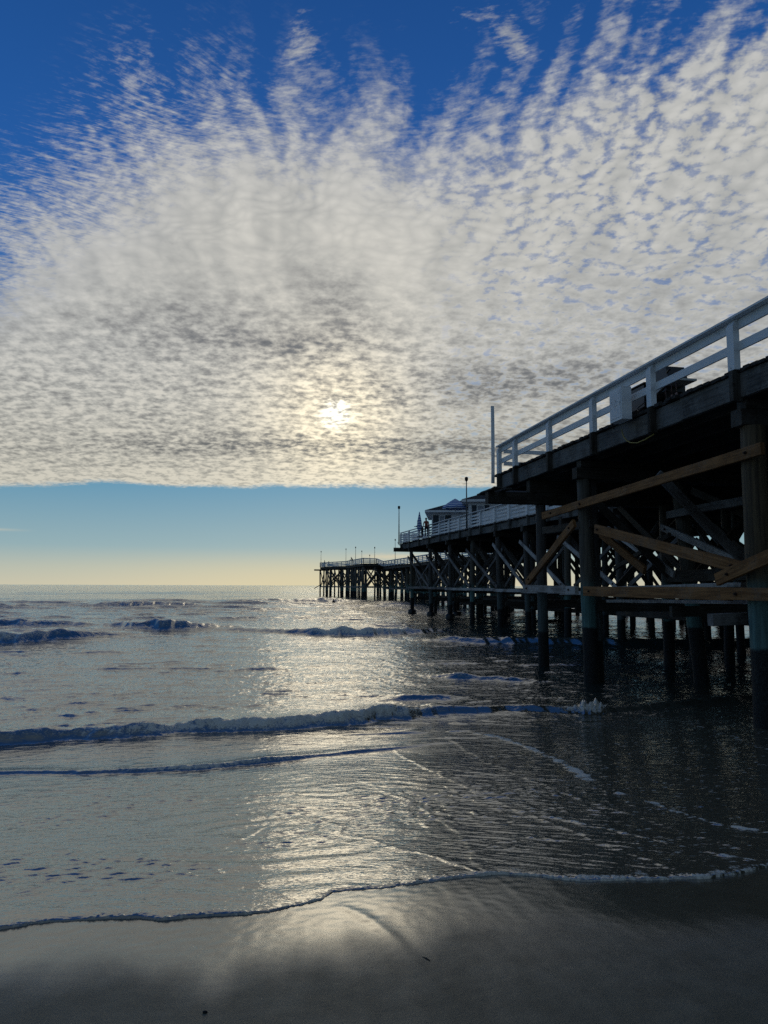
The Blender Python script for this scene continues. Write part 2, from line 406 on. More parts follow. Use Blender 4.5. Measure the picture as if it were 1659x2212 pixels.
# sea: rings of vertices that open out with distance
rr = np.concatenate([np.geomspace(4.1, 15, 660, endpoint=False), np.geomspace(15, 130, 560, endpoint=False), np.geomspace(130, 700, 170, endpoint=False), np.geomspace(700, 9000, 50)])
aa = np.radians(np.concatenate([np.linspace(-66, -33, 70, endpoint=False), np.linspace(-33, 35, 720, endpoint=False), np.linspace(35, 66, 70)]))
Rg, Ag = np.meshgrid(rr, aa, indexing='ij')
X = Rg * np.sin(Ag); Y = Rg * np.cos(Ag); q, p = qp(X, Y)
qe = qedge(p); s = q - qe
dr = np.gradient(rr)[:, None] * np.ones_like(q)
Z = zb(q); foam = np.zeros_like(q); rough = np.zeros_like(q)
inshore = 1 - .55 * sst(q, 15, 19) * sst(q, 60, 34)      # smooth sheet between the breakers
sea = sst(q, 11, 22)                                     # 0 in the swash, 1 in open water
# chop, octave by octave, each fading where the rings are too far apart to carry it
wq = q + .35 * perlin(q * .6, p * .4, 31); wp = p + .5 * perlin(q * .5, p * .5, 32)
for k, lam in enumerate([.10, .2, .4, .8, 1.6, 3.2, 6.4, 13, 28]):
    near_a = [.0010, .0022, .0034, .0036, .004, .0, .0, .0, .0][k]
    far_a = [.002, .005, .014, .032, .062, .10, .13, .14, .11][k]
    fade = sst(lam / dr, 2.0, 4.5)
    n = perlin(wq / lam, wp / (lam * (1.5 if lam < 3 else 2.2)), 40 + k)
    n2 = 1 - 2.2 * np.abs(perlin(wq / lam * .9 + .3 * n, wp / (lam * 2.0), 60 + k))     # sharper crests
    amp = near_a + (far_a - near_a) * sea * inshore
    Z += amp * fade * (.55 * n + .45 * n2 * .6)
# sparse sharp wavelets that show as dark flecks
def flecks(lam, h, lo, hi, seed, thr=.28, ar=2.4, w0=None):
    global Z
    msk = sst(q, lo[0], lo[1]) * (sst(q, hi[1], hi[0]) if hi else 1.0) * sst(lam / dr, 2.2, 4.5)
    if w0 is not None: msk = msk * sst(perlin(q / w0 / .45, p / w0, seed + 9), -.25, .35)
    n = perlin(wq / lam, wp / (lam * ar), seed)
    Z = Z + h * msk * np.clip(n - thr, 0, 1)**.8
flecks(.075, .016, (5.1, 6.0), (10, 13), 501, .22, 1.8, 2.2)
flecks(.14, .015, (5.4, 7.5), (13, 17), 503, .16, 2.0, 6.0)
flecks(.30, .075, (12, 16), (34, 50), 505, .20, 2.4, 5.0)
flecks(.65, .10, (18, 26), (70, 110), 507, .20, 2.6, 8.0)
flecks(1.5, .26, (38, 60), (200, 300), 509, .22, 2.6, 14.0)
flecks(3.4, .50, (70, 110), (600, 900), 511, .22, 2.8)
flecks(8.0, .95, (180, 280), None, 513, .18, 3.0)
# draining water draws long oblique wrinkles on the pier side
drain = sst(p, 1.2, 2.6) * sst(q, 14, 10) * sst(s, .0, .35)
Z += drain * .006 * perlin((q + p * .75) / .16, (q - p) / 1.1, 81) + drain * .004 * perlin((q + p * .7) / .07, (q - p) / .6, 82)
ringq, ringp = q - 7.2, p - .4
Z += .005 * np.sin(np.hypot(ringq, ringp * .8) * 17 + 3 * perlin(q * 1.2, p * 1.2, 83)) * np.exp(-(ringq**2 / 5 + ringp**2 / 1.6))
# breaking waves: (q, p, height, foam) along the foot of each, width of face and back
def wave(pts, wf, wb, turb=1.0, seed=0):
    global Z, foam
    pts = sorted(pts, key=lambda t: t[1])
    P_ = np.array([t[1] for t in pts])
    f = lambda i: np.interp(p, P_, [t[i] for t in pts])
    A = f(2); fo = f(3); qc = f(0) + wf * 1.15 + wf * .9 * perlin(p / 1.3, p * 0, seed + 1) + wf * .35 * perlin(p / .35, p * 0, seed + 2)
    A = A * .85 * (1 + .35 * perlin(p / .9, p * 0, seed + 3))
    d = q - qc
    prof = np.where(d < 0, np.exp(-(np.abs(d) / wf)**2.4), np.exp(-(d / wb)**1.6))
    lump = perlin(q / (wf * .6), p / (wf * .6), seed + 4) * .35 + perlin(q / .13, p / .13, seed + 5) * .4 + perlin(q / .055, p / .055, seed + 6) * .4
    tumble = np.exp(-((d + wf * .45) / (wf * .85))**2) * fo
    Z = Z + A * prof + turb * tumble * lump * np.minimum(A * .42, .075)
    foam = np.maximum(foam, np.clip(tumble * (1.0 + .7 * lump), 0, 1) * (A > .004))
    foam = np.maximum(foam, .55 * fo * np.exp(-np.clip(d, 0, None) / (wb * .7)) * (d > -wf) * np.clip(.35 + lump, 0, 1) * (A > .004))
wave([(14.4, -8, .22, .3), (14.6, -5.6, .26, .35), (14.65, -4.33, .26, .4), (14.79, -3.16, .22, .5), (15.08, -1.07, .23, .9), (15.07, .75, .27, 1), (15.36, 2.21, .30, 1), (15.86, 3.31, .30, .9), (16.29, 4.93, .17, .18), (16.38, 6.2, .13, .1),
      (16.18, 7.1, .14, .25), (15.85, 7.6, .16, .8), (15.65, 8.0, .19, .9), (15.6, 8.3, .14, .7), (15.8, 8.7, .11, .12), (15.89, 9.48, .12, .12), (16.81, 12.66, .12, .15), (17, 15, .0, 0)], .27, 1.1, .8, 100)
wave([(11.9, -7, .05, .2), (11.84, -3.47, .05, .25), (11.52, -2.12, .06, .4), (11.41, -.59, .085, .9), (11.7, .02, .085, .8), (12.25, 1.38, .055, .3), (12.56, 2.62, .045, .2), (12.92, 3.47, .02, 0), (13, 4.2, 0, 0)], .10, .35, 1.0, 110)
wave([(39, -18, .45, .5), (39.2, -11.8, .55, .7), (40.4, -10, .55, .5), (43.3, -7.5, .25, .05), (44.5, -5, 0, 0)], .75, 2.6, .35, 120)
wave([(56, -20, .3, .4), (55, -13, .38, .4), (54.4, -10, .16, .1), (51, -7.5, .45, .1), (49, -5.3, .68, .45), (49.6, -4, .6, .5), (50.6, -2.2, .3, .15), (51, .5, .0, 0)], .8, 3.0, .3, 130)
wave([(49, -1.2, .1, 0), (48.4, -.1, .22, .05), (44, 3.0, .3, .2), (42.2, 4.7, .5, 1), (41.8, 7.35, .55, 1), (43, 9.6, .4, .8), (45, 11.8, .22, .2), (46, 14, .1, 0), (46, 15.5, 0, 0)], .75, 2.4, .5, 140)
wave([(99, -21.5, .05, 0), (99.5, -18, .5, 0), (98.5, -12, .7, 0), (98.5, -8, .55, 0), (99, -4.5, .1, 0), (99, -3, 0, 0)], 1.6, 4.5, .2, 150)
wave([(95, -36, .6, 0), (95, -29, .6, 0), (97, -25.5, .1, 0), (97, -24, 0, 0)], 1.6, 4.5, .2, 160)
wave([(117, 4, .0, 0), (117.3, 8, .5, 0), (117, 15, .5, 0), (117, 20, .0, 0)], 1.6, 4.0, .2, 170)
wave([(38.5, 9, .0, 0), (37.2, 11.5, .3, .2), (35, 15.8, .42, .22), (32.7, 22, .42, .2), (31, 30, .3, .1)], .8, 2.4, .4, 180)
wave([(18.7, 3.4, 0, 0), (18.5, 4.2, .14, .15), (18.4, 5.4, .14, .1), (18.4, 6.3, 0, 0)], .28, .8, .5, 190)
wave([(23.5, 5.8, 0, 0), (22.6, 7, .16, .5), (21.5, 8.6, .14, .25), (21, 10, 0, 0)], .3, 1.0, .8, 200)
sp = np.exp(-((q - 15.9) / .2)**2 - ((p - 8.05) / .42)**2)                   # a small burst of spray
Z += .26 * sp * np.clip(perlin(q / .06, p / .05, 211) + .1, 0, 1) + .18 * sp * np.clip(perlin(q / .14, p / .12, 212), 0, 1); foam = np.maximum(foam, sp)
# foam lines left by the last wave
def foamline(pts, w, st, seed):
    global foam, Z
    d = np.full_like(q, 9.0)
    for (a, b), (c, e) in zip(pts[:-1], pts[1:]):
        t = np.clip(((q - a) * (c - a) + (p - b) * (e - b)) / ((c - a)**2 + (e - b)**2 + 1e-9), 0, 1)
        d = np.minimum(d, np.hypot(q - a - t * (c - a), p - b - t * (e - b)))
    d = np.abs(d + w * .8 * perlin(q * 3, p * 3, seed)); n = .5 + .7 * perlin(q * 5, p * 5, seed + 1) + .5 * perlin(q * 14, p * 14, seed + 2)
    f = np.exp(-(d / w)**2) * st * 1.35 * np.clip(n + .15, 0, 1.1); foam = np.maximum(foam, f); Z = Z + f * .012
foamline([(13.9, 4.55), (13.5, 4.85), (12.12, 5.0), (10.86, 4.87), (8.98, 4.53)], .085, 1.1, 300)
foamline([(8.1, 4.4), (7.94, 4.5), (7.04, 4.43), (6.34, 4.47), (5.93, 4.68), (5.6, 5.1)], .045, 1.0, 310)
foamline([(7.2, 3.05), (6.45, 3.38), (5.57, 3.7), (5.1, 3.93)], .028, .7, 320)
foamline([(9.4, 2.9), (7.6, 3.1), (6.5, 3.25)], .05, .35, 330)
foamline([(15.2, 9.5), (12.5, 9.2), (10.5, 8.6), (9, 8.2)], .12, .45, 340)
foamline([(12.4, 6.7), (10.6, 6.5), (8.9, 6.1)], .07, .35, 350)
# thin sheets sliding over each other leave low curved steps
def washline(pts, w, h, seed):
    global Z
    d = np.full_like(q, 9.0); sg = np.zeros_like(q)
    for (a, b), (c, e) in zip(pts[:-1], pts[1:]):
        L_ = math.hypot(c - a, e - b)
        t = np.clip(((q - a) * (c - a) + (p - b) * (e - b)) / (L_ * L_), 0, 1)
        di = np.hypot(q - a - t * (c - a), p - b - t * (e - b)); sgn = np.sign((q - a) * (e - b) - (p - b) * (c - a))
        m_ = di < d; d = np.where(m_, di, d); sg = np.where(m_, sgn, sg)
    dd = d * sg + .05 * perlin(q * 2.5, p * 2.5, seed) + .02 * perlin(q * 9, p * 9, seed + 1)
    Z = Z + h * np.exp(-np.clip(dd, 0, None) / (w * 3)) * (dd > 0) * np.exp(-np.clip(d - w * 8, 0, None) / w) + h * np.exp(-(dd / w)**2) * (dd <= 0)
washline([(9.84, 1.61), (8.16, 1.97), (6.55, 2.02), (5.4, 1.82)], .03, 0.0040, 401)
washline([(7.19, .77), (6.4, 1.26), (5.8, 1.63), (5.36, 1.79)], .025, 0.0052, 403)
washline([(6.9, .0), (7.5, .3), (7.6, .7), (7.3, .95)], .03, 0.0052, 405)
washline([(12.5, 2.62), (9.9, 2.78), (7.9, 2.87), (6.44, 3.05), (5.16, 3.2)], .03, 0.0059, 407)
washline([(9.63, 1.09), (9.75, 1.91), (9.2, 2.59), (7.41, 2.74)], .03, 0.0042, 409)
washline([(13.6, 3.9), (10.9, 3.8), (8.6, 3.8), (7.1, 3.9), (5.3, 4.1)], .04, 0.0065, 411)
# edge of the swash: a rolled lip with beads of foam
lip = 1 - np.exp(-np.clip(s, 0, None) / .035)
bead = .5 + .45 * perlin(q * 7, p * 5, 11) + .45 * perlin(q * 21, p * 19, 15) + .5 * perlin(q * 47, p * 47, 12)
wide = .022 + .065 * np.clip(.4 + perlin(p * 2.2, p * 0, 13), 0, 1) + .04 * sst(p, 1.8, 3.2)
ef = np.exp(-(np.clip(s, 0, None) / wide)**2) * np.clip(bead + .15, 0, 1.2)
foam = np.maximum(foam, ef * (.55 + .5 * sst(p, .2, 2.6)))
lace = np.exp(-np.clip(s - .02, 0, None) / (.12 + .12 * sst(p, .5, 2.5))) * np.clip(perlin(q * 9, p * 7, 14) * 1.7, 0, 1) * (.35 + .4 * sst(p, .5, 2.5))
foam = np.maximum(foam, lace * (s > 0))
Z += np.where(s > 0, .004 + .014 * lip + ef * .010 * np.clip(bead, 0, 1), -.03)
foam = np.where(s > -.01, foam, 0)
me = grid_mesh('water', X, Y, Z)
attr(me, 'foam', foam); attr(me, 'sea', sea); attr(me, 'open', sst(q, 30, 75)); attr(me, 'pierside', sst(p, 1.6, 4.0) * sst(q, 17, 12))
m, g = newmat('sea water')
pos = g.n('ShaderNodeNewGeometry').outputs['Position']
A = lambda n: g.e(g.n('ShaderNodeAttribute', attribute_name=n).outputs['Fac'])
fo, se, ps, op = A('foam'), A('sea'), A('pierside'), A('open')
st = g.n('ShaderNodeMapping', {'Vector': pos, 'Rotation': (0, 0, -SH), 'Scale': (.55, 1, 1)}).outputs[0]
n_small = g.noise(st, 30.0, 2, .55, .4); n_mid = g.noise(st, 9.0, 3, .6, .6); n_big = g.noise(st, 2.2, 4, .62, .5); n_far = g.noise(st, .8, 4, .65)
h = n_small * .0026 * (1.0 - se) + n_mid * (.0075 + se * .004) + n_big * (.010 + se * .022 + op * .075) + n_far * (se * .03 + op * .16)
nrm = g.bump(h, 1.0, 1.0)
fn = g.noise(pos, 26.0, 5, .7); fn2 = g.noise(pos, 9.0, 4, .65)
bub = g.n('ShaderNodeTexVoronoi', {'Vector': st, 'Scale': 11.0, 'Randomness': 1.0})
dots = g.ss(g.e(bub.outputs['Distance']), .26, .14) * g.ss(fn2, .47, .58) * ps * (1.0 - se)
ff = (g.ss(fo * .92 + (fn - .5) * 1.6 + (fn2 - .5) * .9, .38, .78) * g.ss(fo, .02, .12)).max(dots * .75)
deep = g.mix(se, (.105, .096, .066), (.018, .034, .032))
wat = g.n('ShaderNodeBsdfPrincipled', {'Base Color': deep, 'Roughness': .05, 'IOR': 2.8, 'Normal': nrm}).outputs[0]
fm = g.n('ShaderNodeBsdfPrincipled', {'Base Color': (.76, .72, .62, 1), 'Roughness': .75, 'Specular IOR Level': .3, 'Normal': g.bump(fn, .9, .02)}).outputs[0]
out(g, g.n('ShaderNodeMixShader', {0: ff * .92, 1: wat, 2: fm}).outputs[0])
me.materials.append(m)
tag(link(bpy.data.objects.new('water', me)), kind='structure')

# beach: one sheet from the wet edge back past the viewer
rr = np.concatenate([np.geomspace(.35, 2.2, 40, endpoint=False), np.geomspace(2.2, 7.5, 330, endpoint=False), np.geomspace(7.5, 40, 40, endpoint=False), np.geomspace(40, 900, 16)])
aa = np.radians(np.concatenate([np.linspace(-180, -45, 50, endpoint=False), np.linspace(-45, 45, 420, endpoint=False), np.linspace(45, 180, 50, endpoint=False)]))
Rg, Ag = np.meshgrid(rr, aa, indexing='ij'); X = Rg * np.sin(Ag); Y = Rg * np.cos(Ag); q, p = qp(X, Y)
qe = qedge(p); s = qe - q
nearm = sst(Rg, 14, 6)
# rills left by the backwash fan out from the water's edge
fanx = (p - .9) / (1 + .12 * (s + 2))
rill = perlin(fanx * 5 + .5 * s, s * .55, 21) * .5 + perlin(fanx * 13 + .9 * s, s * .8, 22) * .3 + perlin(fanx * 30 + 1.4 * s, s * 1.4, 23) * .2
z = zb(q) - .02 * sst(q, 5.3, 6.0) - .055 * np.clip(q - 9, 0, 60) + nearm * (.010 * perlin(q * .9, p * .7, 24) + .0025 * rill * sst(p, 1.0, 2.0) + .0013 * rill + .0012 * perlin(q * 14, p * 14, 25))
# one long shallow ridge that bends through the foreground
rd = (p - (.55 + .34 * (s - .1) + .09 * np.sin(s * 2.6)))
z += nearm * .006 * np.exp(-(rd / .05)**2) * sst(s, .15, .5) * sst(s, 2.6, 1.6)
wet_lim = .62 + .18 * perlin(p * 1.1, p * 0, 26) + .12 * perlin(p * 3.5, s * 1.5, 27) + .28 * np.exp(-((p - .95) / .45)**2) + .20 * np.exp(-((p + .1) / .12)**2) + .25 * sst(p, 1.0, 2.2)
wet = sst(s, wet_lim + .62, wet_lim - .34) 
wet = np.maximum(wet, .35 * sst(p, .6, 1.6) * sst(s, 2.2, .6))
wet = np.where(q > 5.6, 1, wet)
me = grid_mesh('sand', X, Y, z, wrap=True)
attr(me, 'wet', wet); attr(me, 'rill', rill)
m, g = newmat('wet sand')
pos = g.n('ShaderNodeNewGeometry').outputs['Position']
we, ri = A('wet'), A('rill')
grn = g.noise(pos, 420.0, 2, .7); g2 = g.noise(pos, 60.0, 4, .6); g3 = g.noise(pos, 4.0, 4, .6)
wetn = (we + (g3 - .5) * .25 + (g2 - .5) * .10 + ri * .12).cl()
c = g.mix(g.ss(g3, .3, .7), (.098, .090, .056), (.140, .130, .086))
c = g.mix(g.ss(grn, .55, .75) * .45, c, (.20, .185, .16))
c = g.mix(g.ss(grn, .42, .30) * .5, c, (.03, .029, .027))
c = g.mix(wetn * .35, c, (.070, .062, .042))
rg = g.m('ADD', .54 - wetn * .43, (g2 - .5) * .10, clamp=True)
hh = grn * .0012 * (1.0 - wetn * .8) + g2 * .0018 * (1.1 - wetn)
out(g, g.n('ShaderNodeBsdfPrincipled', {'Base Color': c, 'Roughness': rg, 'IOR': 1.45 + wetn * .75, 'Normal': g.bump(hh, 1.0, 1.0)}).outputs[0])
me.materials.append(m)
tag(link(bpy.data.objects.new('sand', me)), kind='structure')

# ------------------------------------------------------------------ the pier
def frame(az):
    a = R(az); t = Vector((-math.sin(a), math.cos(a), 0)); r = Vector((math.cos(a), math.sin(a), 0))
    return lambda s, l, z: t * s + r * l + Vector((0, 0, z))
F1 = frame(10.9); F2 = frame(13.2); F3 = frame(12.0)
PARTS = {}                                   # kind -> list of (nearness, mesh, material, label, subs)
def part(kind, mb, mat, at, label=None, subs=()):
    PARTS.setdefault(kind, []).append(((Vector(at) - Vector((0, 0, EZ))).length, mb, mat, label, subs))
U = random.uniform
def planks(F, s0, s1, l0, l1, z, w=.2, th=.075, jl=.05, zf=None):
    m = MB(); s = s0
    while s < s1:
        ww = w * U(.92, 1.05); zz = (zf(s) if zf else z) + U(-.008, .008)
        la = l0 + (U(-jl, jl) if random.random() < .85 else U(-2.2 * jl, jl))
        m.beam(F(s + ww/2, la, zz - th/2), F(s + ww/2, l1 + U(-jl, jl), zz - th/2), ww - .003, th + U(-.012, .012), jit=.004, seg=1, bev=.006)
        s += ww
    return m
DZ = 6.36
# --- near platform
deck1 = planks(F1, -9, 28.6, 10.28, 33, DZ)
part('deck', deck1, 'deck', F1(15, 10, DZ), 'weathered plank deck of the near platform with ragged board ends')
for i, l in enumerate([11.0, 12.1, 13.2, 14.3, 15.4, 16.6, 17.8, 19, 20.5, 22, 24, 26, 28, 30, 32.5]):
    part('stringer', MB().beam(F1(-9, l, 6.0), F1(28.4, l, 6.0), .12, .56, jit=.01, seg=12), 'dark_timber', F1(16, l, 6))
for a, b in ((-9, 3.2), (3.22, 9.4), (9.42, 15.5), (15.52, 21.5), (21.52, 25.2), (25.22, 28.5)):
    part('edge_beam', MB().beam(F1(a, 10.42, 6.0 + U(-.01, .01)), F1(b, 10.42, 6.0 + U(-.01, .01)), .12, .54, jit=.008, seg=6), 'fascia', F1((a+b)/2, 10.4, 6))
part('edge_beam', MB().beam(F1(28.54, 10.36, 6.0), F1(28.54, 33, 6.0), .10, .56, jit=.008, seg=8), 'dark_timber', F1(29, 12, 6))
def bolt(c, out_dir, r=.035):
    c = Vector(c); d = Vector(out_dir).normalized()
    return MB().tube([c, c + d * .03], r, 8, False).tube([c + d * .03, c + d * .06], r * .55, 6, False)
LOUT1 = F1(0, -1, 0)
def pile(F, s, l, r, top, mat, ds=0.0, dl=0.0, bot=-3.2):
    part('pile', MB().pile(F(s - ds * .5, l - dl * .5, bot), F(s + ds, l + dl, top), r * 1.08, r * .94), mat, F(s, l, 1.0))
pile(F1, 13.35, 10.62, .255, 5.12, 'pile_brown', .03)
pile(F1, 21.05, 10.62, .225, 5.12, 'pile', .20)
pile(F1, 25.55, 11.0, .20, 4.76, 'pile_far')
pile(F1, 20.45, 13.95, .225, 5.12, 'pile', .75)
pile(F1, 24.5, 15.5, .19, 4.76, 'pile')
pile(F1, 21.35, 11.0, .19, 5.12, 'pile_far', .1)
for s, ls in ((13.4, (14.2, 17.4, 20.6, 24, 28)), (20.6, (17.3, 20.5, 24, 28)), (25.4, (18.6, 21.6, 25, 29)), (17.2, (16.0, 19.2, 23)), (7.0, (10.62, 14, 17.5, 21, 25)), (1.0, (10.62, 14, 17.5, 21)), (-5, (10.62, 15, 20))):
    for l in ls: pile(F1, s + U(-.15, .15), l + U(-.15, .15), U(.17, .22), 5.12 if s != 25.4 else 4.76, random.choice(('pile', 'pile_far', 'pile_brown')), U(-.2, .2))
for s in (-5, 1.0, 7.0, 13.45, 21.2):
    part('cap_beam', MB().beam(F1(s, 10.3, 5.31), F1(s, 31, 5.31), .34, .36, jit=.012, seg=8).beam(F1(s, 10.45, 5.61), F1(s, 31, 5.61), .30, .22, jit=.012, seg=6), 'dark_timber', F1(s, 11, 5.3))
part('cap_beam', MB().beam(F1(25.55, 8.85, 5.0), F1(25.55, 31, 5.0), .36, .44, jit=.014, seg=10).beam(F1(25.55, 10.5, 5.46), F1(25.55, 31, 5.46), .32, .46, jit=.014, seg=6), 'dark_timber', F1(25.5, 10, 5), 'dark end cap beam that sticks out past the deck')
part('ledger', MB().beam(F1(24.6, 8.95, 5.26), F1(26.7, 9.0, 5.26), .30, .05, jit=.02, seg=7).beam(F1(24.7, 9.4, 5.27), F1(26.6, 9.35, 5.27), .25, .06, jit=.02, seg=6), 'dark_timber', F1(25.5, 9, 5.2))
# timbers bolted along the seaward-left face, read off the photo: (s, z) to (s, z)
def face(kind, a, b, l, w, th, mat, jit=.006, bolts=(), label=None, seg=7, l2=None):
    A_, B_ = F1(a[0], l, a[1]), F1(b[0], l if l2 is None else l2, b[1])
    up = (B_ - A_).cross(LOUT1)
    subs = []
    for t in bolts:
        c = A_.lerp(B_, t) + LOUT1.normalized() * (th/2 + .001)
        subs.append(('bolt', bolt(c, LOUT1), 'rust'))
    part(kind, MB().beam(A_, B_, th, w, up=up, jit=jit, seg=seg), mat, (A_ + B_) / 2, label, subs)
face('brace', (23.75, 4.17), (12.7, 4.51), 10.30, .25, .10, 'brown_timber', bolts=(.07, .27, .96), label='long brown brace rising over the two front piles')
face('brace', (25.3, 1.80), (21.25, 3.70), 10.28, .27, .10, 'brown_timber', bolts=(.08, .93), label='short brown brace leaning from the low beam to the front pile')
face('wale', (25.55, 1.62), (21.2, 1.58), 10.28, .25, .12, 'pale_timber', bolts=(.09, .90), label='low beam with bleached and rusty patches')
face('wale', (20.75, 1.545), (13.95, 1.545), 10.33, .29, .13, 'brown_timber', bolts=(.06,), label='low brown beam between the front piles')
face('wale', (14.0, 1.55), (4.0, 1.50), 10.20, .26, .12, 'brown_timber', bolts=(.05,))
face('brace', (19.95, 3.42), (13.55, 2.10), 10.34, .27, .10, 'brown_timber', bolts=(.03, .96), label='long brown brace sloping down to the nearest pile')
face('brace', (14.15, 1.85), (7.2, 3.75), 10.18, .27, .11, 'brown_timber', bolts=(.06,), label='brown brace with a split pale end')
face('wale', (21.3, 1.62), (14.2, 1.75), 10.95, .10, .30, 'pale_timber')
face('wale', (20.6, 1.25), (13.9, 1.36), 11.1, .09, .28, 'pale_timber')
face('wale', (21.4, 2.02), (13.2, 2.12), 13.6, .36, .14, 'dark_timber')
face('brace', (21.3, 4.04), (16.8, 4.10), 13.6, .24, .10, 'grey_timber')
face('brace', (21.7, 3.67), (17.2, 2.15), 13.62, .22, .10, 'pale_timber', bolts=(.06,))
face('brace', (23.6, 3.37), (20.9, 2.08), 13.5, .22, .10, 'pale_timber')
face('brace', (25.0, 4.35), (20.6, 2.2), 12.3, .26, .10, 'brown_timber')
face('brace', (24.5, 2.35), (20.9, 3.35), 13.4, .16, .10, 'dark_timber')
face('brace', (17.0, 3.6), (12.6, 1.9), 15.4, .22, .10, 'grey_timber')
face('wale', (26, .72), (11, .78), 14.3, .30, .14, 'dark_timber')
for l_, z_ in ((18.0, .95), (21.0, .35), (21.0, 1.5), (24.3, .9), (27.5, .3), (27.5, 1.3)): face('wale', (27, z_), (-6, z_ + U(-.1, .1)), l_, .34, .14, 'dark_timber')
face('wale', (26, 1.62), (8, 1.6), 17.4, .28, .12, 'dark_timber')
face('wale', (24.6, 3.72), (20.9, 3.66), 10.75, .26, .24, 'dark_timber')
part('wale', MB().beam(F1(14.05, 9.9, .99), F1(14.05, 11.4, 1.02), .2, .26, jit=.008, seg=3), 'grey_timber', F1(14, 10, 1), 'grey stub of timber under the low beam')
for s in (13.6, 21.35, 25.75, 17.3, 7.1):
    for l0, l1 in ((10.8, 14), (14.2, 17.3), (17.5, 20.5), (20.7, 24), (24.2, 28)):
        if U(0, 1) < .85:
            a, b = (1.7, 4.7) if U(0, 1) < .5 else (4.7, 1.7)
            part('brace', MB().beam(F1(s, l0, a), F1(s, l1, b), .10, .25, jit=.006, seg=5), random.choice(('dark_timber', 'grey_timber', 'dark_timber')), F1(s, (l0+l1)/2, 3))
    part('wale', MB().beam(F1(s - .22, 10.9, 1.05), F1(s - .22, 30, 1.05), .12, .28, jit=.006, seg=6), 'dark_timber', F1(s, 14, 1))
for l in (14.2, 17.4, 20.6, 24):
    for s0, s1 in ((7, 13.4), (13.4, 20.8), (20.8, 25.5)):
        a, b = (1.8, 4.8) if U(0, 1) < .5 else (4.8, 1.8)
        part('brace', MB().beam(F1(s0, l, a), F1(s1, l, b), .10, .24, jit=.006, seg=6), 'dark_timber', F1((s0+s1)/2, l, 3))
# --- middle section
S2B = [74.56, 67.6, 61.75, 56.0, 50.1, 45.2, 39.6, 33.8, 28.0]; L2 = [20.6 + 2.7 * j for j in range(6)]
deck2 = planks(F2, 26, 77.8, 20.1, 36.5, DZ, w=.24, jl=.07)
part('deck', deck2, 'deck', F2(55, 20, DZ), 'wavy plank deck of the middle section under the cottages')
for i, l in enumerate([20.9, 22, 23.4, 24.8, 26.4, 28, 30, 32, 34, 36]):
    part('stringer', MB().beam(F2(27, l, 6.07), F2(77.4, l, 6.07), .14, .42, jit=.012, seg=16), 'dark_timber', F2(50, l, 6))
for i in range(9):
    a = 26 + i * 5.72
    part('edge_beam', MB().beam(F2(a, 20.28, 6.02 + U(-.04, .03)), F2(a + 5.68, 20.28, 6.02 + U(-.04, .03)), .12, .50, jit=.012, seg=5), 'fascia', F2(a, 20.3, 6))
part('edge_beam', MB().beam(F2(77.5, 20.35, 6.0), F2(77.5, 36.5, 6.0), .12, .6, jit=.01, seg=6), 'dark_timber', F2(78, 22, 6))
part('cap_beam', MB().beam(F2(77.0, 19.2, 5.64), F2(77.0, 36, 5.64), .34, .44, jit=.014, seg=8), 'dark_timber', F2(78, 20, 5.6))
for k, s in enumerate(S2B):
    part('cap_beam', MB().beam(F2(s, 20.2, 5.62), F2(s, 36, 5.62), .34, .46, jit=.014, seg=8), 'dark_timber', F2(s, 21, 5.6))
    for j, l in enumerate(L2):
        pile(F2, s + U(-.2, .2) * (j > 0), l + U(-.25, .25) * (j > 0), .20 if j == 0 else .18, 5.42, 'pile_far' if (k + j) % 3 else 'pile', U(-.15, .15), U(-.1, .1))
    for j in range(5):
        a, b = (1.65, 5.2) if (k + j) % 2 else (5.2, 1.65)
        part('brace', MB().beam(F2(s + .3, L2[j], a), F2(s + .3, L2[j+1], b), .09, .24, jit=.006, seg=4), 'dark_timber' if j % 2 else 'grey_timber', F2(s, L2[j] + 1, 3))
        if (k + j) % 2: part('brace', MB().beam(F2(s - .3, L2[j], b), F2(s - .3, L2[j+1], a), .09, .24, jit=.006, seg=4), 'dark_timber', F2(s, L2[j] + 1, 3))
    part('wale', MB().beam(F2(s + .32, 20.4, 1.22), F2(s + .32, 35.5, 1.16), .12, .28, jit=.008, seg=6), 'dark_timber', F2(s, 22, 1.2))
    part('wale', MB().beam(F2(s - .32, 20.9, .38), F2(s - .32, 35.5, .40), .14, .34, jit=.008, seg=6), 'dark_timber', F2(s, 23, .3))
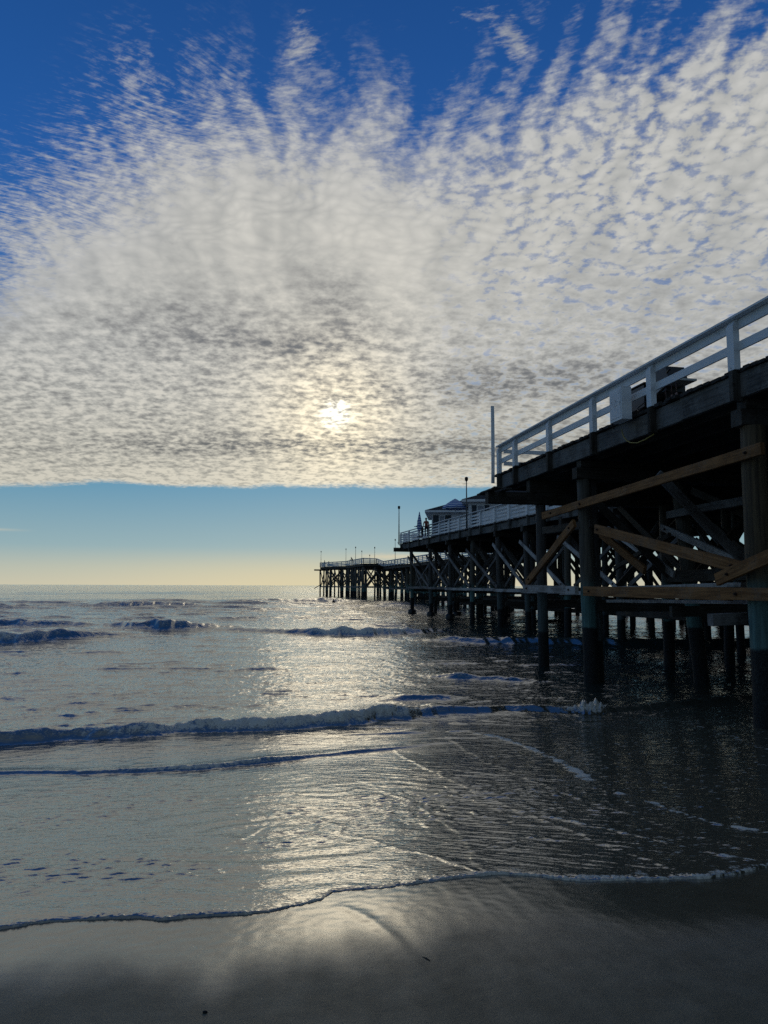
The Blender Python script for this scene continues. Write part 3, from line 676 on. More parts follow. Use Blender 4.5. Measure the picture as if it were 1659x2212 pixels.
for k in range(8):
    s1, s0 = S2B[k], S2B[k+1]
    part('brace', MB().beam(F2(s1 + .5, 20.27, 4.75 + U(-.1, .1)), F2(s0 - .25, 20.27, 1.62), .09, .24, jit=.006, seg=5), 'pale_timber' if k > 3 else 'grey_timber', F2((s0+s1)/2, 20.3, 3), None,
         [('bolt', bolt(F2(s0 + .1, 20.22, 1.83), F2(0, -1, 0), .05), 'rust')] if k > 2 else ())
    part('brace', MB().beam(F2(s1 - .2, 20.95, 1.7), F2(s0 + .2, 20.95, 4.5), .09, .22, jit=.006, seg=5), 'grey_timber', F2((s0+s1)/2, 20.9, 3))
    for l in (L2[2], L2[4]):
        a, b = (1.8, 5.1) if k % 2 else (5.1, 1.8)
        part('brace', MB().beam(F2(s1, l + .25, a), F2(s0, l + .25, b), .09, .24, jit=.006, seg=4), 'dark_timber', F2((s0+s1)/2, l, 3))
    za = 1.50 - .03 * k
    part('wale', MB().beam(F2(s1 + .3, 20.26, za + U(-.03, .03)), F2(s0 + .1, 20.26, za + U(-.03, .03)), .11, .22, jit=.006, seg=4), 'pale_timber' if k > 1 else 'grey_timber', F2((s0+s1)/2, 20.2, 1.5))
    part('wale', MB().beam(F2(s1, 22.9, 1.3), F2(s0, 22.9, 1.3), .11, .26, jit=.006, seg=4), 'dark_timber', F2((s0+s1)/2, 22.9, 1.5))
for l, z_ in ((23.3, .45), (26.0, -.1), (26.0, 1.3), (28.7, .55), (31.4, .1), (31.4, 1.25), (34.1, .6), (36.4, .2), (36.4, 1.4)):
    for s0, s1 in ((26, 44), (44.1, 61), (61.1, 77)):
        part('wale', MB().beam(F2(s0, l + .2, z_), F2(s1, l + .2, z_ + U(-.1, .1)), .14, .30, jit=.01, seg=6), 'dark_timber', F2((s0+s1)/2, l, z_))
for s in np.arange(24, 78, 4.6):
    for l in (37.5, 40.5):
        pile(F2, s + U(-.5, .5), l + U(-.4, .4), .22, 6.0, 'pile_far', U(-.2, .2))
part('deck', planks(F2, 10, 77.8, 36.55, 43, DZ, w=.5), 'deck', F2(50, 40, 6))
# collars of mussels round the feet of the outer piles
for s, l in ((74.56, 20.6), (67.6, 20.6), (61.75, 20.6), (67.6, 23.3), (61.75, 26.0), (56.0, 23.3)):
    c = F2(s, l, -1.5); part('mussel_collar', MB().tube([c, c + Vector((.02, 0, .25)), c + Vector((0, .02, .6)), c + Vector((.01, 0, .72))], [.42, .46, .42, .27], 12), 'grillblack', c)
# --- narrow far section, a little lower, then the head
Z3 = 5.5
zf3 = lambda s: Z3 + .8 * min(1, max(0, (s - 143) / 7))
deck3 = planks(F3, 79.5, 151, 30.3, 37.5, Z3, w=.5, jl=.05, zf=zf3)
part('deck', deck3, 'deck', F3(110, 30, 5.5), 'narrow plank deck of the far section')
for l in (30.45, 33, 35, 37.3):
    part('stringer', MB().beam(F3(79.5, l, Z3 - .32), F3(143, l, Z3 - .32), .15, .42, seg=6), 'dark_timber', F3(110, l, 5))
for i, s in enumerate(np.arange(82, 148, 5.2)):
    part('cap_beam', MB().beam(F3(s, 30.2, 4.8), F3(s, 37.6, 4.8), .32, .4), 'dark_timber', F3(s, 31, 4.8))
    for l in (30.8, 33.2, 35.4, 37.2): pile(F3, s + U(-.2, .2), l, .23, 4.65, 'pile_far', U(-.5, .5), U(-.4, .4), bot=-3)
    for a, b, l in ((4.4, 1.2, 30.5), (1.2, 4.4, 37.4)):
        if U(0, 1) < .75: part('brace', MB().beam(F3(s + 4.6, l, a), F3(s + .2, l, b), .10, .26), 'grey_timber', F3(s + 2, l, 3))
    for l0, l1, a, b in ((30.8, 34, 1.3, 4.4), (34, 37.3, 4.4, 1.3), (30.8, 37.3, 4.5, 1.2)):
        if U(0, 1) < .7: part('brace', MB().beam(F3(s + .25, l0, a), F3(s + .25, l1, b), .10, .24), 'dark_timber', F3(s, 33, 3))
    part('wale', MB().beam(F3(s - .25, 30.4, 1.1), F3(s - .25, 37.5, 1.1), .12, .3), 'dark_timber', F3(s, 32, 1.1))
for k in range(4):
    part('wale', MB().beam(F3(80 + 16 * k, 30.55, 1.1), F3(96 + 16 * k, 30.55, 1.1), .12, .26), 'grey_timber', F3(88 + 16 * k, 30.5, 1.1))
HP = [(-16.2, 183), (-9.0, 171), (-4.3, 150.8), (2.6, 151.6), (12, 160), (12, 182), (4, 192), (-14.5, 192)]
mh = MB(); n = len(HP)
for zz in (): pass
mh.add([(x, y, 6.3) for x, y in HP] + [(x, y, 5.75) for x, y in HP], [tuple(range(n)), tuple(reversed(range(n, 2*n)))] + [(i, i+n, (i+1) % n + n, (i+1) % n) for i in range(n)])
part('deck', mh, 'dark_timber', (0, 152, 6), 'broad deck of the pier head')
def along(a, b, step):
    a, b = Vector(a), Vector(b); k = max(1, int((b - a).length / step)); return [a.lerp(b, i / k) for i in range(k + 1)]
hp = []
for i in (0, 1, 2): hp += along((*HP[i], 0), (*HP[i+1], 0), 1.9)[:-1]
for y in (157, 162, 167, 172, 177, 182, 187):
    for x in np.arange(-14 if y > 175 else -7.5 if y > 162 else -4, 11, 3.1): hp.append(Vector((x + U(-.3, .3), y + U(-.5, .5), 0)))
for v in hp:
    d = Vector((1.2, 5, 0)).normalized() * .35
    part('pile', MB().pile(v + d + Vector((0, 0, -3)), v + d + Vector((U(-.15, .15), 0, 5.6)), .19, .17, n=10, seg=4), 'pile_far', v + Vector((0, 0, 1)))
for i in range(len(hp) - 1):
    a, b = hp[i], hp[i+1]
    if (a - b).length < 6:
        z0, z1 = (1.4, 5.4) if i % 2 else (5.4, 1.4)
        o = Vector((.1, .3, 0))
        part('brace', MB().beam(a + o + Vector((0, 0, z0)), b + o + Vector((0, 0, z1)), .10, .26), 'grey_timber' if i % 3 == 0 else 'dark_timber', (a + b) / 2)
        if i % 3 != 1: part('brace', MB().beam(a + o * 2 + Vector((0, 0, z1)), b + o * 2 + Vector((0, 0, z0)), .10, .26), 'dark_timber', (a + b) / 2)
        part('wale', MB().beam(a - o * .2 + Vector((0, 0, 1.35)), b - o * .2 + Vector((0, 0, 1.35)), .12, .28), 'grey_timber', (a + b) / 2)
part('cap_beam', MB().beam((-17.6, 182.4, 5.55), (-14, 184.2, 5.55), .35, .35), 'dark_timber', (-17, 183, 5))
part('brace', MB().beam((-17.6, 182.6, .9), (-15.6, 183.6, 2.1), .12, .18), 'dark_timber', (-17, 183, 2))

pier = empty('pier', F1(21, 10.6, -1.35))
tag(pier, 'long dark timber pier on round piles stepping out over the sea', 'pier')
def emit(kind, items):
    items.sort(key=lambda t: t[0])
    for d_, mb, mat, label, subs in items[:100]:
        o = mb.build(kind, M[mat], pier)
        if label: o['label'] = label
        for sk, sm, smat in subs: link_sub = sm.build(sk, M[smat], pier); link_sub.parent = o; link_sub.matrix_parent_inverse = Matrix.Identity(4)
    rest = items[100:]
    if rest:
        mb = MB()
        for t in rest: mb.merge(t[1])
        o = mb.build(kind, M[rest[0][2]], pier); o['kind'] = 'stuff'
for kind, items in PARTS.items(): emit(kind, items)

# ------------------------------------------------------------------ railings
def child(mb, name, mat, root, parent=None):
    o = mb.build(name, M[mat], root)
    if parent is not None: o.parent = parent; o.matrix_parent_inverse = Matrix.Identity(4)
    return o
def chamfer_post(F, s, l, z0, z1, w, dp, ch=.09):
    poly = [(l, z0), (l + dp, z0), (l + dp, z1), (l + ch, z1), (l, z1 - ch * 1.6)]
    vs = [F(s - w/2, a, b) for a, b in poly] + [F(s + w/2, a, b) for a, b in poly]; k = len(poly)
    m = MB(); m.add(vs, [tuple(reversed(range(k))), tuple(range(k, 2*k))] + [(i, (i+1) % k, (i+1) % k + k, i + k) for i in range(k)]); return m
r1 = empty('railing', F1(18, 10.3, DZ))
tag(r1, 'white two rail railing along the near deck, against the sky', 'railing', 'white railings along the pier')
for s in (-5.8, -2.6, .6, 3.8, 7.0, 10.2, 13.4, 16.62, 19.82, 23.03, 26.26, 28.05):
    p_ = child(chamfer_post(F1, s, 10.20, DZ - .02, DZ + 1.10, .22, .15), 'post', 'white', r1)
    child(MB().beam(F1(s, 10.29, 5.66), F1(s, 10.29, DZ - .03), .24, .13, up=F1(1, 0, 0), jit=.004), 'post_foot', 'dark_timber', r1, p_)
for a, b in ((-9, .6), (.61, 10.2), (10.21, 19.82), (19.83, 28.15)):
    child(MB().beam(F1(a, 10.31, DZ + 1.125), F1(b, 10.31, DZ + 1.125), .30, .05, jit=.003, seg=6), 'cap_rail', 'white', r1)
    child(MB().beam(F1(a, 10.355, DZ + .985), F1(b, 10.355, DZ + .985), .05, .22, jit=.003, seg=6), 'top_board', 'white', r1)
    child(MB().beam(F1(a, 10.355, DZ + .50), F1(b, 10.355, DZ + .50), .05, .20, jit=.003, seg=6), 'middle_board', 'white', r1)
for z in (.93, .42): child(MB().beam(F1(28.1, 10.5, DZ + z), F1(28.1, 17.5, DZ + z), .05, .16, jit=.003, seg=4), 'end_board', 'white', r1)
child(MB().beam(F1(28.1, 14.0, DZ), F1(28.1, 14.0, DZ + 1.0), .14, .14, up=(1, 0, 0)), 'post', 'white', r1)
tp = empty('tall_post', F1(28.4, 10.27, DZ)); tag(tp, 'tall thin white post at the outer corner of the near railing', 'post')
child(MB().beam(F1(28.52, 10.16, 6.0), F1(28.46, 10.16, 9.30), .13, .09, up=F1(1, 0, 0), jit=.006, seg=6), 'post_shaft', 'white', tp)

r2 = empty('railing', F2(55, 20.1, DZ))
tag(r2, 'worn white railing of four boards in front of the cottages', 'railing', 'white railings along the pier')
ps2 = [77.4, 73.95, 70.2, 66.7, 63.2, 60.45, 57.7, 55.1, 52.7, 49.7, 47.05, 44.0, 41.1, 38.2, 35.2, 32.3, 29.4]
for s in ps2:
    p_ = child(chamfer_post(F2, s, 20.02, DZ + .05, DZ + 1.16, .30, .14, .09), 'post', 'white', r2)
    child(MB().beam(F2(s, 20.12, 5.75), F2(s, 20.12, DZ + .03), .2, .12, up=F2(1, 0, 0)), 'post_foot', 'fascia', r2, p_)
zz = [(.17, .20), (.43, .19), (.68, .19), (.94, .20)]
for i in range(len(ps2) - 1):
    a, b = ps2[i] + .1, ps2[i+1] - .1
    for c, h in zz:
        hh = h + (.045 if (i in (8, 13, 14)) else -.04) + U(-.01, .015)
        child(MB().beam(F2(a, 20.15, DZ + c + U(-.015, .015)), F2(b, 20.15, DZ + c + U(-.015, .015)), .035, hh, jit=.004, seg=2), 'board', 'white_worn' if i > 7 else 'white', r2)
for i in range(0, len(ps2) - 1, 2):
    j = min(i + 2, len(ps2) - 1)
    child(MB().beam(F2(ps2[i] + .12, 20.1, DZ + 1.19 + U(-.01, .01)), F2(ps2[j] + .12, 20.1, DZ + 1.19 + U(-.01, .01)), .24, .05, jit=.004, seg=4), 'cap_rail', 'white', r2)
for c, h in zz + [(1.17, .06)]: child(MB().beam(F2(77.45, 20.3, DZ + c), F2(77.45, 36.4, DZ + c), .035, h, jit=.004, seg=4), 'board', 'white', r2)
for l in np.arange(23, 36.6, 2.7): child(MB().beam(F2(77.5, l, DZ), F2(77.5, l, DZ + 1.16), .2, .1, up=F2(1, 0, 0)), 'post', 'white', r2)

r3 = empty('railing', F3(120, 30.3, Z3))
tag(r3, 'distant white board railing round the far narrow deck and head', 'railing', 'white railings along the pier')
def run(a, b, step=2.3):
    a, b = Vector(a), Vector(b); k = max(1, round((b - a).length / step))
    for i in range(k + 1):
        c = a.lerp(b, i / k); child(MB().beam(c, c + Vector((0, 0, 1.1)), .16, .16, up=(0, 1, 0)), 'post', 'white', r3)
    for c, h in ((.22, .17), (.48, .15), (.73, .15), (1.0, .16), (1.13, .06)):
        child(MB().beam(a + Vector((0, 0, c)), b + Vector((0, 0, c)), .05 if c < 1.1 else .2, h), 'board', 'white', r3)
run(F3(79.5, 30.4, Z3), F3(143.5, 30.4, Z3), 2.6); run(F3(143.5, 30.4, Z3), F3(150.4, 30.4, 6.3))
run(F3(79.5, 37.4, Z3), F3(143.5, 37.4, Z3), 2.6)
run((*HP[2], 6.3), F3(150.4, 30.4, 6.3))
for i in (0, 1, 4, 5, 6, 7): run((*HP[i], 6.3), (*HP[(i + 1) % n], 6.3))

# ------------------------------------------------------------------ things on the pier
def lamp(base, top, rad, label, kids=True):
    t = empty('light_pole', base); tag(t, label, 'light pole', 'thin light poles along the pier')
    b, p = Vector(base), Vector(top); hh = .34 if rad > .04 else .42
    child(MB().tube([b, b.lerp(p, .55), p], [rad * 1.3, rad, rad * .7], 8), 'pole_shaft', 'pole', t)
    child(MB().tube([p, p + Vector((0, 0, .06)), p + Vector((0, 0, .1)), p + Vector((0, 0, hh)), p + Vector((0, 0, hh + .06))], [rad * .8, rad * 1.2, rad * 2.4, rad * 2.6, rad * 1.2], 10), 'lamp_head', 'iron', t)
    return t
lamp(F2(55.25, 19.9, DZ), F2(55.25, 19.9, 10.2), .055, 'tall thin light pole on the railing before the cottages')
lamp(F2(77.6, 19.93, DZ), F2(77.6, 19.93, 10.2), .055, 'thin light pole at the outer corner of the cottage deck')
for (x, y, z, h, lb) in ((-16.0, 183.0, 6.3, 3.7, 'leftmost far light pole, on the outer end of the pier'), (-9.6, 182, 6.3, 4.3, 'far light pole left of the leaning person'), (-6.3, 160, 6.3, 3.6, 'far light pole just right of the leaning person'),
                        (-5.4, 176, 6.3, 3.5, 'short far light pole behind the corner of the pier head'), (-3.5, 178, 6.3, 2.6, 'faintest and shortest far light pole behind the head'), (-1.95, 153, 6.3, 3.2, 'far light pole over the dip in the railing'), (2.15, 136, 5.5, 4.6, 'far light pole seen below the jutting beam end')):
    lamp((x, y, z), (x, y, z + h), .045, lb)
# electrical cabinet on the near railing
cb = empty('utility_cabinet', F1(17.75, 10.05, DZ)); tag(cb, 'pale utility cabinet fixed to the near railing', 'cabinet')
child(MB().beam(F1(17.75, 10.03, DZ - .16), F1(17.75, 10.03, DZ + .74), .30, .66, up=F1(1, 0, 0), bev=.012), 'cabinet_body', 'white', cb)
child(MB().beam(F1(17.75, 9.875, DZ - .08), F1(17.75, 9.875, DZ + .66), .012, .56, up=F1(1, 0, 0)).beam(F1(17.52, 9.86, DZ + .25), F1(17.52, 9.86, DZ + .36), .02, .03, up=F1(1, 0, 0)), 'door_panel', 'white_worn', cb)
child(MB().beam(F1(18.1, 9.95, DZ + .05), F1(18.1, 9.95, DZ + .35), .05, .04, up=F1(1, 0, 0)), 'hinge', 'pole', cb)
child(MB().tube([F1(18.05, 9.95, DZ + .1), F1(18.12, 9.95, DZ - .15), F1(18.05, 10.0, DZ - .3)], .012, 6).tube([F1(18.05, 10.0, DZ), F1(18.16, 10.0, DZ - .2), F1(18.08, 10.0, DZ - .3)], .012, 6), 'conduit', 'wire', cb)
# barbecue on the near deck, behind the railing
bq = empty('barbecue_grill', F1(18.5, 11.8, DZ)); tag(bq, 'black barbecue grill with a raised hood behind the near railing', 'grill')
cz = DZ + 1.0
child(MB().beam(F1(18.0, 11.9, cz), F1(19.05, 11.9, cz), .6, .30, bev=.02), 'firebox', 'grillblack', bq)
Mh = Matrix(((F1(1, 0, 0).x, F1(0, 1, 0).x, 0, 0), (F1(1, 0, 0).y, F1(0, 1, 0).y, 0, 0), (0, 0, 1, 0), (0, 0, 0, 1)))
hd = MB().prism([(17.86, cz + .17), (19.05, cz + .17), (18.95, cz + .58), (18.02, cz + .58)], 11.6, 12.2, Mh)
ho = child(hd, 'hood', 'grillblack', bq)
child(MB().tube([F1(17.94, 11.6, cz + .36), F1(17.78, 11.55, cz + .38), F1(17.70, 11.55, cz + .38)], .028, 8), 'handle', 'iron', bq, ho)
child(MB().beam(F1(17.35, 11.85, cz + .02), F1(18.0, 11.85, cz + .02), .55, .06).beam(F1(17.98, 11.56, cz + .05), F1(18.5, 11.56, cz - .1), .05, .10), 'side_shelf', 'shelf', bq)
for s, l in ((18.1, 11.68), (18.1, 12.1), (18.95, 11.68), (18.95, 12.1)): child(MB().beam(F1(s, l, DZ), F1(s, l, cz - .15), .07, .07, up=(1, 0, 0)), 'leg', 'iron', bq)
child(MB().tube([F1(18.9, 11.6, cz - .15), F1(19.3, 11.45, cz - .35), F1(19.0, 11.3, cz - .5), F1(18.6, 11.2, cz - .52)], .015, 6), 'gas_hose', 'wire', bq)
dk = empty('prep_counter', F1(19.8, 12.0, DZ)); tag(dk, 'dark counter on legs beside the grill, half behind the cabinet', 'counter')
child(MB().beam(F1(19.15, 11.9, DZ + 1.02), F1(20.6, 11.9, DZ + 1.02), .6, .70, bev=.03), 'counter_body', 'grillblack', dk)
child(MB().beam(F1(19.1, 11.9, DZ + 1.40), F1(20.65, 11.9, DZ + 1.40), .66, .05, bev=.01), 'counter_top', 'iron', dk)
for s in (19.6, 20.5): child(MB().beam(F1(s, 11.9, DZ), F1(s, 11.9, DZ + .66), .16, .12, up=(1, 0, 0)), 'leg', 'iron', dk)
# cooking tools hanging from the shelf
def tool(name, label, s, l, top, length, prongs, tilt=0.0):
    t = empty(name, F1(s, l, top - length)); tag(t, label, 'cooking tool', 'cooking tools hanging from the grill shelf')
    a = F1(s, l, top); b = F1(s + tilt, l, top - length * .62)
    child(MB().tube([a, b], .013, 6), 'handle', 'tool', t)
    m = MB()
    if prongs == 2:
        for k in (-1, 1): m.tube([b, b + F1(k * .08 + tilt * .3, 0, -length * .38)], .009, 6).tube([b + F1(k * .08 + tilt * .3, 0, -length * .38), b + F1(k * .13, 0, -length * .40)], .02, 6)
        nm = 'jaws'
    elif prongs == 4:
        m.beam(b, b + F1(0, 0, -length * .2), .02, .10, up=F1(1, 0, 0))
        for k in (-1.5, -.5, .5, 1.5): m.tube([b + F1(k * .028, 0, -length * .19), b + F1(k * .032, 0, -length * .4)], .008, 5)
        nm = 'tines'
    else:
        m.beam(b, b + F1(0, 0, -length * .38), .012, .09, up=F1(1, 0, 0)); nm = 'blade'
    child(m, nm, 'tool', t)
tz = cz - .02
tool('tongs', 'tongs spread open, hanging lowest under the grill shelf', 18.0, 11.58, tz, .60, 2, .03)
tool('spatula', 'thin spatula hanging between the tongs and the fork', 17.72, 11.58, tz, .5, 1)
tool('barbecue_fork', 'four tined fork hanging under the end of the shelf', 17.5, 11.58, tz, .5, 4)
# loose cable under the deck edge
cb2 = MB().tube([F1(18.08, 10.22, 6.07), F1(17.95, 10.2, 5.84), F1(17.78, 10.2, 5.68), F1(17.6, 10.2, 5.59), F1(17.25, 10.2, 5.51), F1(16.91, 10.22, 5.53), F1(16.59, 10.3, 5.62)], .017, 6).build('hanging_cable', M['cable'])
tag(cb2, 'yellow cable hanging in a loop below the near deck edge', 'cable')
rp = MB().tube([F2(78.1, 19.9, 6.55), F2(77.7, 19.9, 6.3), F2(77.1, 19.92, 6.12), F2(76.4, 19.92, 6.2), F2(75.7, 19.96, 6.42), F2(75.0, 19.96, 6.36), F2(74.3, 19.96, 6.45)], .03, 6).build('hanging_rope', M['rope'])
tag(rp, 'pale rope sagging at the outer corner of the cottage deck', 'rope')
chn = MB().tube([F2(52.9, 20.12, 6.0), F2(52.8, 20.12, 5.2), F2(52.95, 20.12, 4.6), F2(53.0, 20.12, 3.95)], .025, 6).build('hanging_chain', M['rust'])
tag(chn, 'rusty chain hanging below the deck before the cottages', 'chain')

# ------------------------------------------------------------------ cottages
def cottage(label, base, rz, w, dpt, wall_h, rise, over, wins, sw=.62, sign=False, gable=False):
    """front wall faces back to the beach; base is its left corner"""
    t = empty('cottage', base, R(rz)); tag(t, label, 'cottage', 'white cottages on the pier')
    # local axes: x to the right, y out to sea
    def L(mb, name, mat, par=None, dz=0):
        me_o = mb.build(name, M[mat], t); me_o.matrix_parent_inverse = Matrix.Identity(4)
        if par is not None: me_o.parent = par
        return me_o
    m = MB()
    m.add([(0, 0, 0), (w, 0, 0), (w, dpt, 0), (0, dpt, 0), (0, 0, wall_h), (w, 0, wall_h), (w, dpt, wall_h), (0, dpt, wall_h)], [(0, 1, 5, 4), (1, 2, 6, 5), (2, 3, 7, 6), (3, 0, 4, 7), (4, 5, 6, 7)])
    # lapped boards
    for k in range(int(wall_h / .22)):
        z = .04 + k * .22
        m.beam((0, -.008, z), (w, -.008, z), .022, .03); m.beam((-.008, 0, z), (-.008, dpt, z), .022, .03)
    L(m, 'wall', 'siding')
    e = over; r = MB()
    z0 = wall_h - .02; a, b, c, d_ = (-e, -e, z0), (w + e, -e, z0), (w + e, dpt + e, z0), (-e, dpt + e, z0)
    hgt = rise; hw = (dpt + 2*e) / 2
    if gable:
        r1_, r2_ = (-e, dpt/2, z0 + hgt), (w + e, dpt/2, z0 + hgt)
    else: r1_, r2_ = (-e + hw * .95, dpt/2, z0 + hgt), (w + e - hw * .95, dpt/2, z0 + hgt)
    up = lambda p, q_=.24: (p[0], p[1], p[2] + q_)
    lo = [a, b, c, d_]; hi = [up(p) for p in lo]; R1, R2 = up(r1_), up(r2_)
    r.add(hi + [R1, R2], [(0, 1, 5, 4), (1, 2, 5), (2, 3, 4, 5), (3, 0, 4)])
    ro = L(r, 'roof', 'roof')
    fz = MB()
    for i in range(4):
        p, q_ = Vector(lo[i]), Vector(lo[(i+1) % 4]); fz.beam(p + Vector((0, 0, .115)), q_ + Vector((0, 0, .115)), .06, .21)
    fz.add(lo, [(3, 2, 1, 0)])
    L(fz, 'eave_board', 'siding', ro)
    for (x0, x1, za, zb_) in wins:
        f = MB()
        for p, q_ in (((x0, -.03, za), (x1, -.03, za)), ((x0, -.03, zb_), (x1, -.03, zb_))): f.beam(p, q_, .06, .08)
        for x_ in (x0, x1): f.beam((x_, -.03, za), (x_, -.03, zb_), .08, .06, up=(0, 1, 0))
        fo_ = L(f, 'window', 'siding')
        L(MB().box(((x0+x1)/2, -.012, (za+zb_)/2), (x1-x0-.08, .02, zb_-za-.08)), 'pane', 'glass', fo_)
        cu = MB(); nn = 14
        for k in range(nn): cu.tube([(x0 + .06 + (x1-x0-.12) * (k+.5)/nn, -.03, za + .05), (x0 + .06 + (x1-x0-.12) * (k+.5)/nn, -.03, zb_ - .05)], (x1-x0) / nn * .52, 6)
        L(cu, 'curtain', 'curtain', fo_)
        for xx in (x0 - sw/2 - .06, x1 + sw/2 + .06):
            sh = MB().box((xx, -.03, (za+zb_)/2), (sw, .05, zb_-za+.1))
            for k in range(10): sh.box((xx, -.06, za + (zb_-za) * (k+.5)/10), (sw - .12, .02, (zb_-za)/10 * .6))
            L(sh, 'shutter', 'shutter')
    if sign:
        so_ = L(MB().box((4.45, -.05, 2.55), (1.5, .06, .5)), 'sign_board', 'navy')
        L(MB().beam((4.1, -.09, 2.42), (4.35, -.09, 2.66), .02, .06).beam((4.4, -.09, 2.45), (4.65, -.09, 2.68), .02, .06).beam((4.7, -.09, 2.46), (4.95, -.09, 2.62), .02, .06), 'lettering', 'white', so_)
        L(MB().box((6.6, -.05, 1.1), (.95, .06, 2.15)).box((8.4, -.05, 1.5), (1.1, .05, 1.3)), 'door', 'shutter')
    return t
cottage('farther white cottage with a striped parasol before it', (4.68, 70.0, DZ), -6, 8.5, 7.0, 2.44, 1.5, .62, [(.74, 1.26, .25, 2.15)], .56)
cottage('nearer white cottage with a small navy sign on its wall', (7.29, 61.5, DZ), -9, 9.6, 6.0, 2.50, 1.35, .55, [(.74, 1.32, .2, 2.2)], .40, True)
cottage('white cottage whose roof peak shows above the near deck edge', F2(38.5, 25.2, DZ), 13.2, 5.4, 8.0, 2.7, 1.9, .4, [(2.1, 3.2, .8, 2.1)])

# ------------------------------------------------------------------ parasols
def parasol(base, label, rad, h, tip, closed=False):
    t = empty('parasol', base); tag(t, label, 'parasol')
    b = Vector(base); child(MB().tube([b, b + Vector((0, 0, h + tip))], .035, 8), 'pole_shaft', 'white', t)
    child(MB().tube([b, b + Vector((0, 0, .08)), b + Vector((0, 0, .1))], [.28, .28, .1], 14), 'base_stand', 'iron', t)
    m = MB()
    if closed:
        pts = [(0.0, .05), (.15, .2), (.5, .27), (1.0, .22), (1.5, .12), (1.95, .03)]
        vs = []; fs = []; gr = []; n_ = 16
        for z_, r_ in pts:
            for k in range(n_):
                a = 2 * math.pi * k / n_; rr_ = r_ * (1.0 if k % 2 else .72)
                vs.append(b + Vector((rr_ * math.cos(a), rr_ * math.sin(a), h + z_))); gr.append((z_ * .8, 0, 0))
        for i in range(len(pts) - 1):
            for k in range(n_): fs.append((i*n_+k, i*n_+(k+1) % n_, (i+1)*n_+(k+1) % n_, (i+1)*n_+k))
        m.add(vs, fs, False, gr)
    else:
        ns, na = 10, 8; vs = []; fs = []; gr = []
        for i in range(ns + 1):
            u = i / ns; r_ = rad * u
            for k in range(na * 3):
                a = 2 * math.pi * k / (na * 3); sc = 1.0 if k % 3 == 0 else .955
                z_ = h + tip - tip * (u ** 1.15) - (.05 * u * u if k % 3 else 0)
                vs.append(b + Vector((r_ * sc * math.cos(a), r_ * sc * math.sin(a), z_))); gr.append((u * 1.0 + .02, 0, 0))
        k_ = na * 3
        for i in range(ns):
            for k in range(k_): fs.append((i*k_+k, (i+1)*k_+k, (i+1)*k_+(k+1) % k_, i*k_+(k+1) % k_))
        # valance
        o0 = len(vs)
        for k in range(k_): vs.append(Vector(vs[ns*k_+k]) - Vector((0, 0, .16))); gr.append((1.15, 0, 0))
        for k in range(k_): fs.append((ns*k_+k, o0+k, o0+(k+1) % k_, ns*k_+(k+1) % k_))
        m.add(vs, fs, False, gr)
        rb = MB()
        for k in range(na):
            a = 2 * math.pi * k / na; rb.tube([b + Vector((0, 0, h + tip - .06)), b + Vector((rad * .97 * math.cos(a), rad * .97 * math.sin(a), h - .03))], .012, 5)
        child(rb, 'rib', 'iron', t)
    child(m, 'canopy', 'umbrella', t)
parasol(F2(60.6, 20.75, DZ), 'open blue and white striped parasol before the cottages', 1.15, 2.35, .75)
parasol((3.45, 69.5, DZ), 'folded striped parasol left of the farther cottage', .2, .55, 1.95, True)

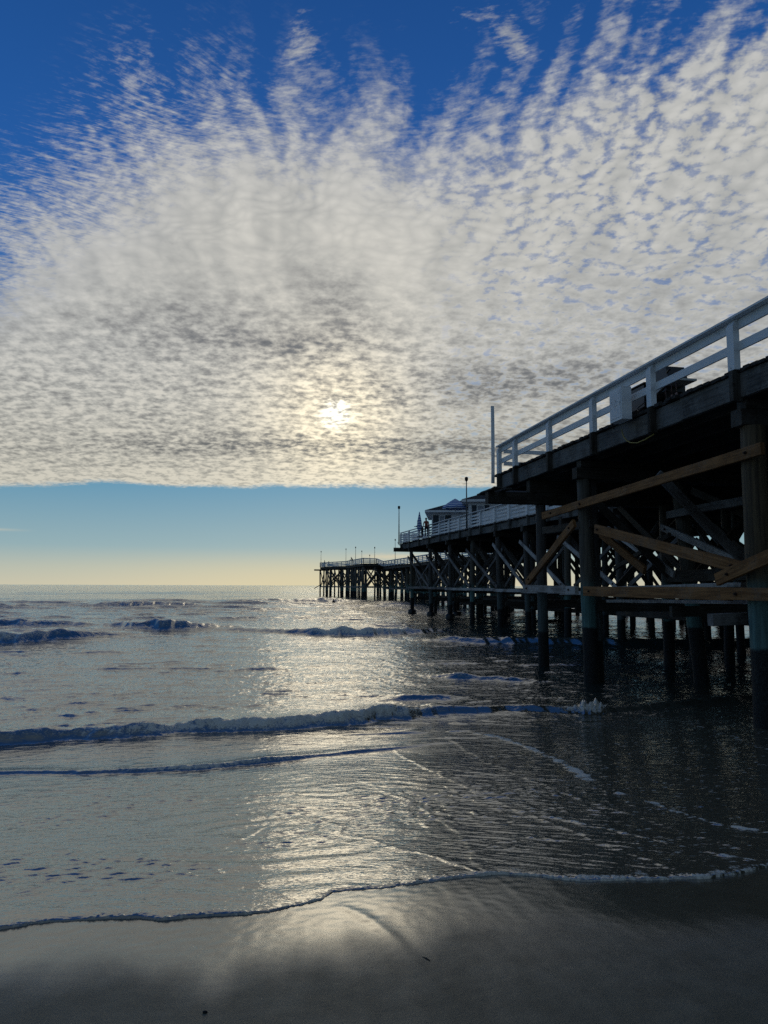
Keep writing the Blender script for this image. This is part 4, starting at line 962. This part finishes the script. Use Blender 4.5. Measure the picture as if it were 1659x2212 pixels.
# ------------------------------------------------------------------ people, far off
def person(base, rz, label, pose='stand', top='cloth_dark', legs='cloth_dark', h=1.72):
    t = empty('person', base, rz); tag(t, label, 'person')
    lean = {'stand': 0.0, 'lean': .22, 'sit': .05, 'swim': 0.0}[pose]
    J = {'pel': (0, 0, .93), 'che': (0, .05 + lean, 1.28), 'nek': (0, .08 + lean * 1.5, 1.46), 'hed': (0, .11 + lean * 1.7, 1.56), 'top': (0, .12 + lean * 1.7, 1.70)}
    ar = .30 if pose == 'lean' else .05
    for sg, k in ((-1, 'l'), (1, 'r')):
        J['sh'+k] = (sg * .18, .06 + lean * 1.3, 1.40); J['el'+k] = (sg * .25, .10 + lean + ar * .5, 1.13); J['wr'+k] = (sg * .20, .22 + lean + ar, .98 if pose != 'lean' else 1.10); J['ha'+k] = (sg * .17, .30 + lean + ar, .95 if pose != 'lean' else 1.12)
        J['hip'+k] = (sg * .10, 0, .88); J['kn'+k] = (sg * .11, .03, .48); J['an'+k] = (sg * .11, -.02, .09); J['to'+k] = (sg * .12, .16, .03)
        if pose == 'sit': J['kn'+k] = (sg * .14, .42, .90); J['an'+k] = (sg * .14, .45, .46); J['to'+k] = (sg * .14, .6, .42)
    rad = dict(pel=.15, che=.15, nek=.06, hed=.095, top=.075)
    for k in 'lr': rad.update({'sh'+k: .065, 'el'+k: .045, 'wr'+k: .032, 'ha'+k: .036, 'hip'+k: .095, 'kn'+k: .06, 'an'+k: .042, 'to'+k: .04})
    ed = [('pel', 'che'), ('che', 'nek'), ('nek', 'hed'), ('hed', 'top')]
    for k in 'lr': ed += [('che', 'sh'+k), ('sh'+k, 'el'+k), ('el'+k, 'wr'+k), ('wr'+k, 'ha'+k), ('pel', 'hip'+k), ('hip'+k, 'kn'+k), ('kn'+k, 'an'+k), ('an'+k, 'to'+k)]
    ks = list(J); sc = h / 1.75; dz = -.46 if pose == 'sit' else 0.0
    me_ = bpy.data.meshes.new('body'); me_.from_pydata([(J[k][0]*sc, J[k][1]*sc, (J[k][2] + dz)*sc) for k in ks], [(ks.index(a), ks.index(b)) for a, b in ed], [])
    o = bpy.data.objects.new('body', me_); link(o, t)
    o.modifiers.new('skin', 'SKIN'); sv = me_.skin_vertices[0].data
    for i, k in enumerate(ks): sv[i].radius = (rad[k]*sc, rad[k]*sc)
    sv[0].use_root = True
    sb = o.modifiers.new('sub', 'SUBSURF'); sb.levels = 1; sb.render_levels = 2
    dg = bpy.context.evaluated_depsgraph_get(); m2 = bpy.data.meshes.new_from_object(o.evaluated_get(dg)); o.modifiers.clear(); o.data = m2
    m2.materials.clear()
    for n_ in ('skin', top, legs): m2.materials.append(M[n_])
    for pl in m2.polygons:
        z_ = pl.center.z / sc - dz; pl.use_smooth = True
        pl.material_index = 0 if (z_ > 1.47 or (abs(pl.center.x) > .16 * sc and z_ < 1.06 and pl.center.y > .2 * sc)) else (1 if z_ > .93 else 2)
    hr = MB(); c = Vector(((0), (J['hed'][1] - .015) * sc, (J['hed'][2] + .055 + dz) * sc)); vs = []; fs = []
    for i in range(6):
        th_ = math.pi * .55 * i / 5
        for k in range(10):
            a = 2 * math.pi * k / 10; vs.append(c + Vector((math.sin(th_) * math.cos(a) * .105, math.sin(th_) * math.sin(a) * .115, math.cos(th_) * .105 + .015)) * sc)
    for i in range(5):
        for k in range(10): fs.append((i*10+k, (i+1)*10+k, (i+1)*10+(k+1) % 10, i*10+(k+1) % 10))
    hr.add(vs, fs, True); ho_ = hr.build('hair', M['hair'], t); ho_.matrix_parent_inverse = Matrix.Identity(4)
    return t
person((-15.0, 183.0, 6.3), R(120), 'person standing by the railing at the far left end of the pier')
person((-14.0, 184.0, 6.3), R(100), 'person at the far railing, second from the left end', h=1.6)
person((-6.95, 162.2, 6.3), R(60), 'person in dark clothes leaning on the railing of the pier head', 'lean', h=1.8)
person((4.1, 69.0, DZ), R(160), 'person in brick red standing left of the farther cottage', 'stand', 'cloth_red', 'cloth_dark', 1.88)
person((3.75, 69.8, DZ), R(60), 'person in dark clothes between the folded parasol and the red one', 'lean', 'cloth_dark', 'cloth_dark', 1.74)
# swimmer: chest deep beyond the breakers
sw = person((-8.05, 116.5, -2.25), R(170), 'swimmer with only head and shoulders above the water', 'stand', 'wetsuit', 'wetsuit', 1.78)

# ------------------------------------------------------------------ small litter on the sand
def pebble(x, y, r, label):
    z_ = float(zb(np.array([qp(x, y)[0]]))[0]); m = MB(); vs = []; fs = []
    for i in range(6):
        for k in range(9):
            a = 2*math.pi*k/9; th_ = math.pi*i/5; vs.append((x + r*math.sin(th_)*math.cos(a)*U(.85, 1.15), y + r*.8*math.sin(th_)*math.sin(a)*U(.85, 1.15), z_ + r*.3 + r*.55*math.cos(th_)))
    for i in range(5):
        for k in range(9): fs.append((i*9+k, (i+1)*9+k, (i+1)*9+(k+1) % 9, i*9+(k+1) % 9))
    m.add(vs, fs, True); tag(m.build('pebble', M['iron']), label, 'pebble')
def twig(pts, r, label):
    P_ = [Vector((x, y, float(zb(np.array([qp(x, y)[0]]))[0]) + r * .6 + U(0, .004))) for x, y in pts]
    tag(MB().tube(P_, [r * .6] + [r] * (len(P_) - 2) + [r * .4], 6).build('twig', M['dark_timber']), label, 'twig')
pebble(-.822, 3.548, .012, 'small dark pebble alone on the dull sand at the bottom left')
twig([(.255, 4.06), (.235, 4.09), (.21, 4.12)], .004, 'tiny dark twig alone on the damp sand in the foreground')
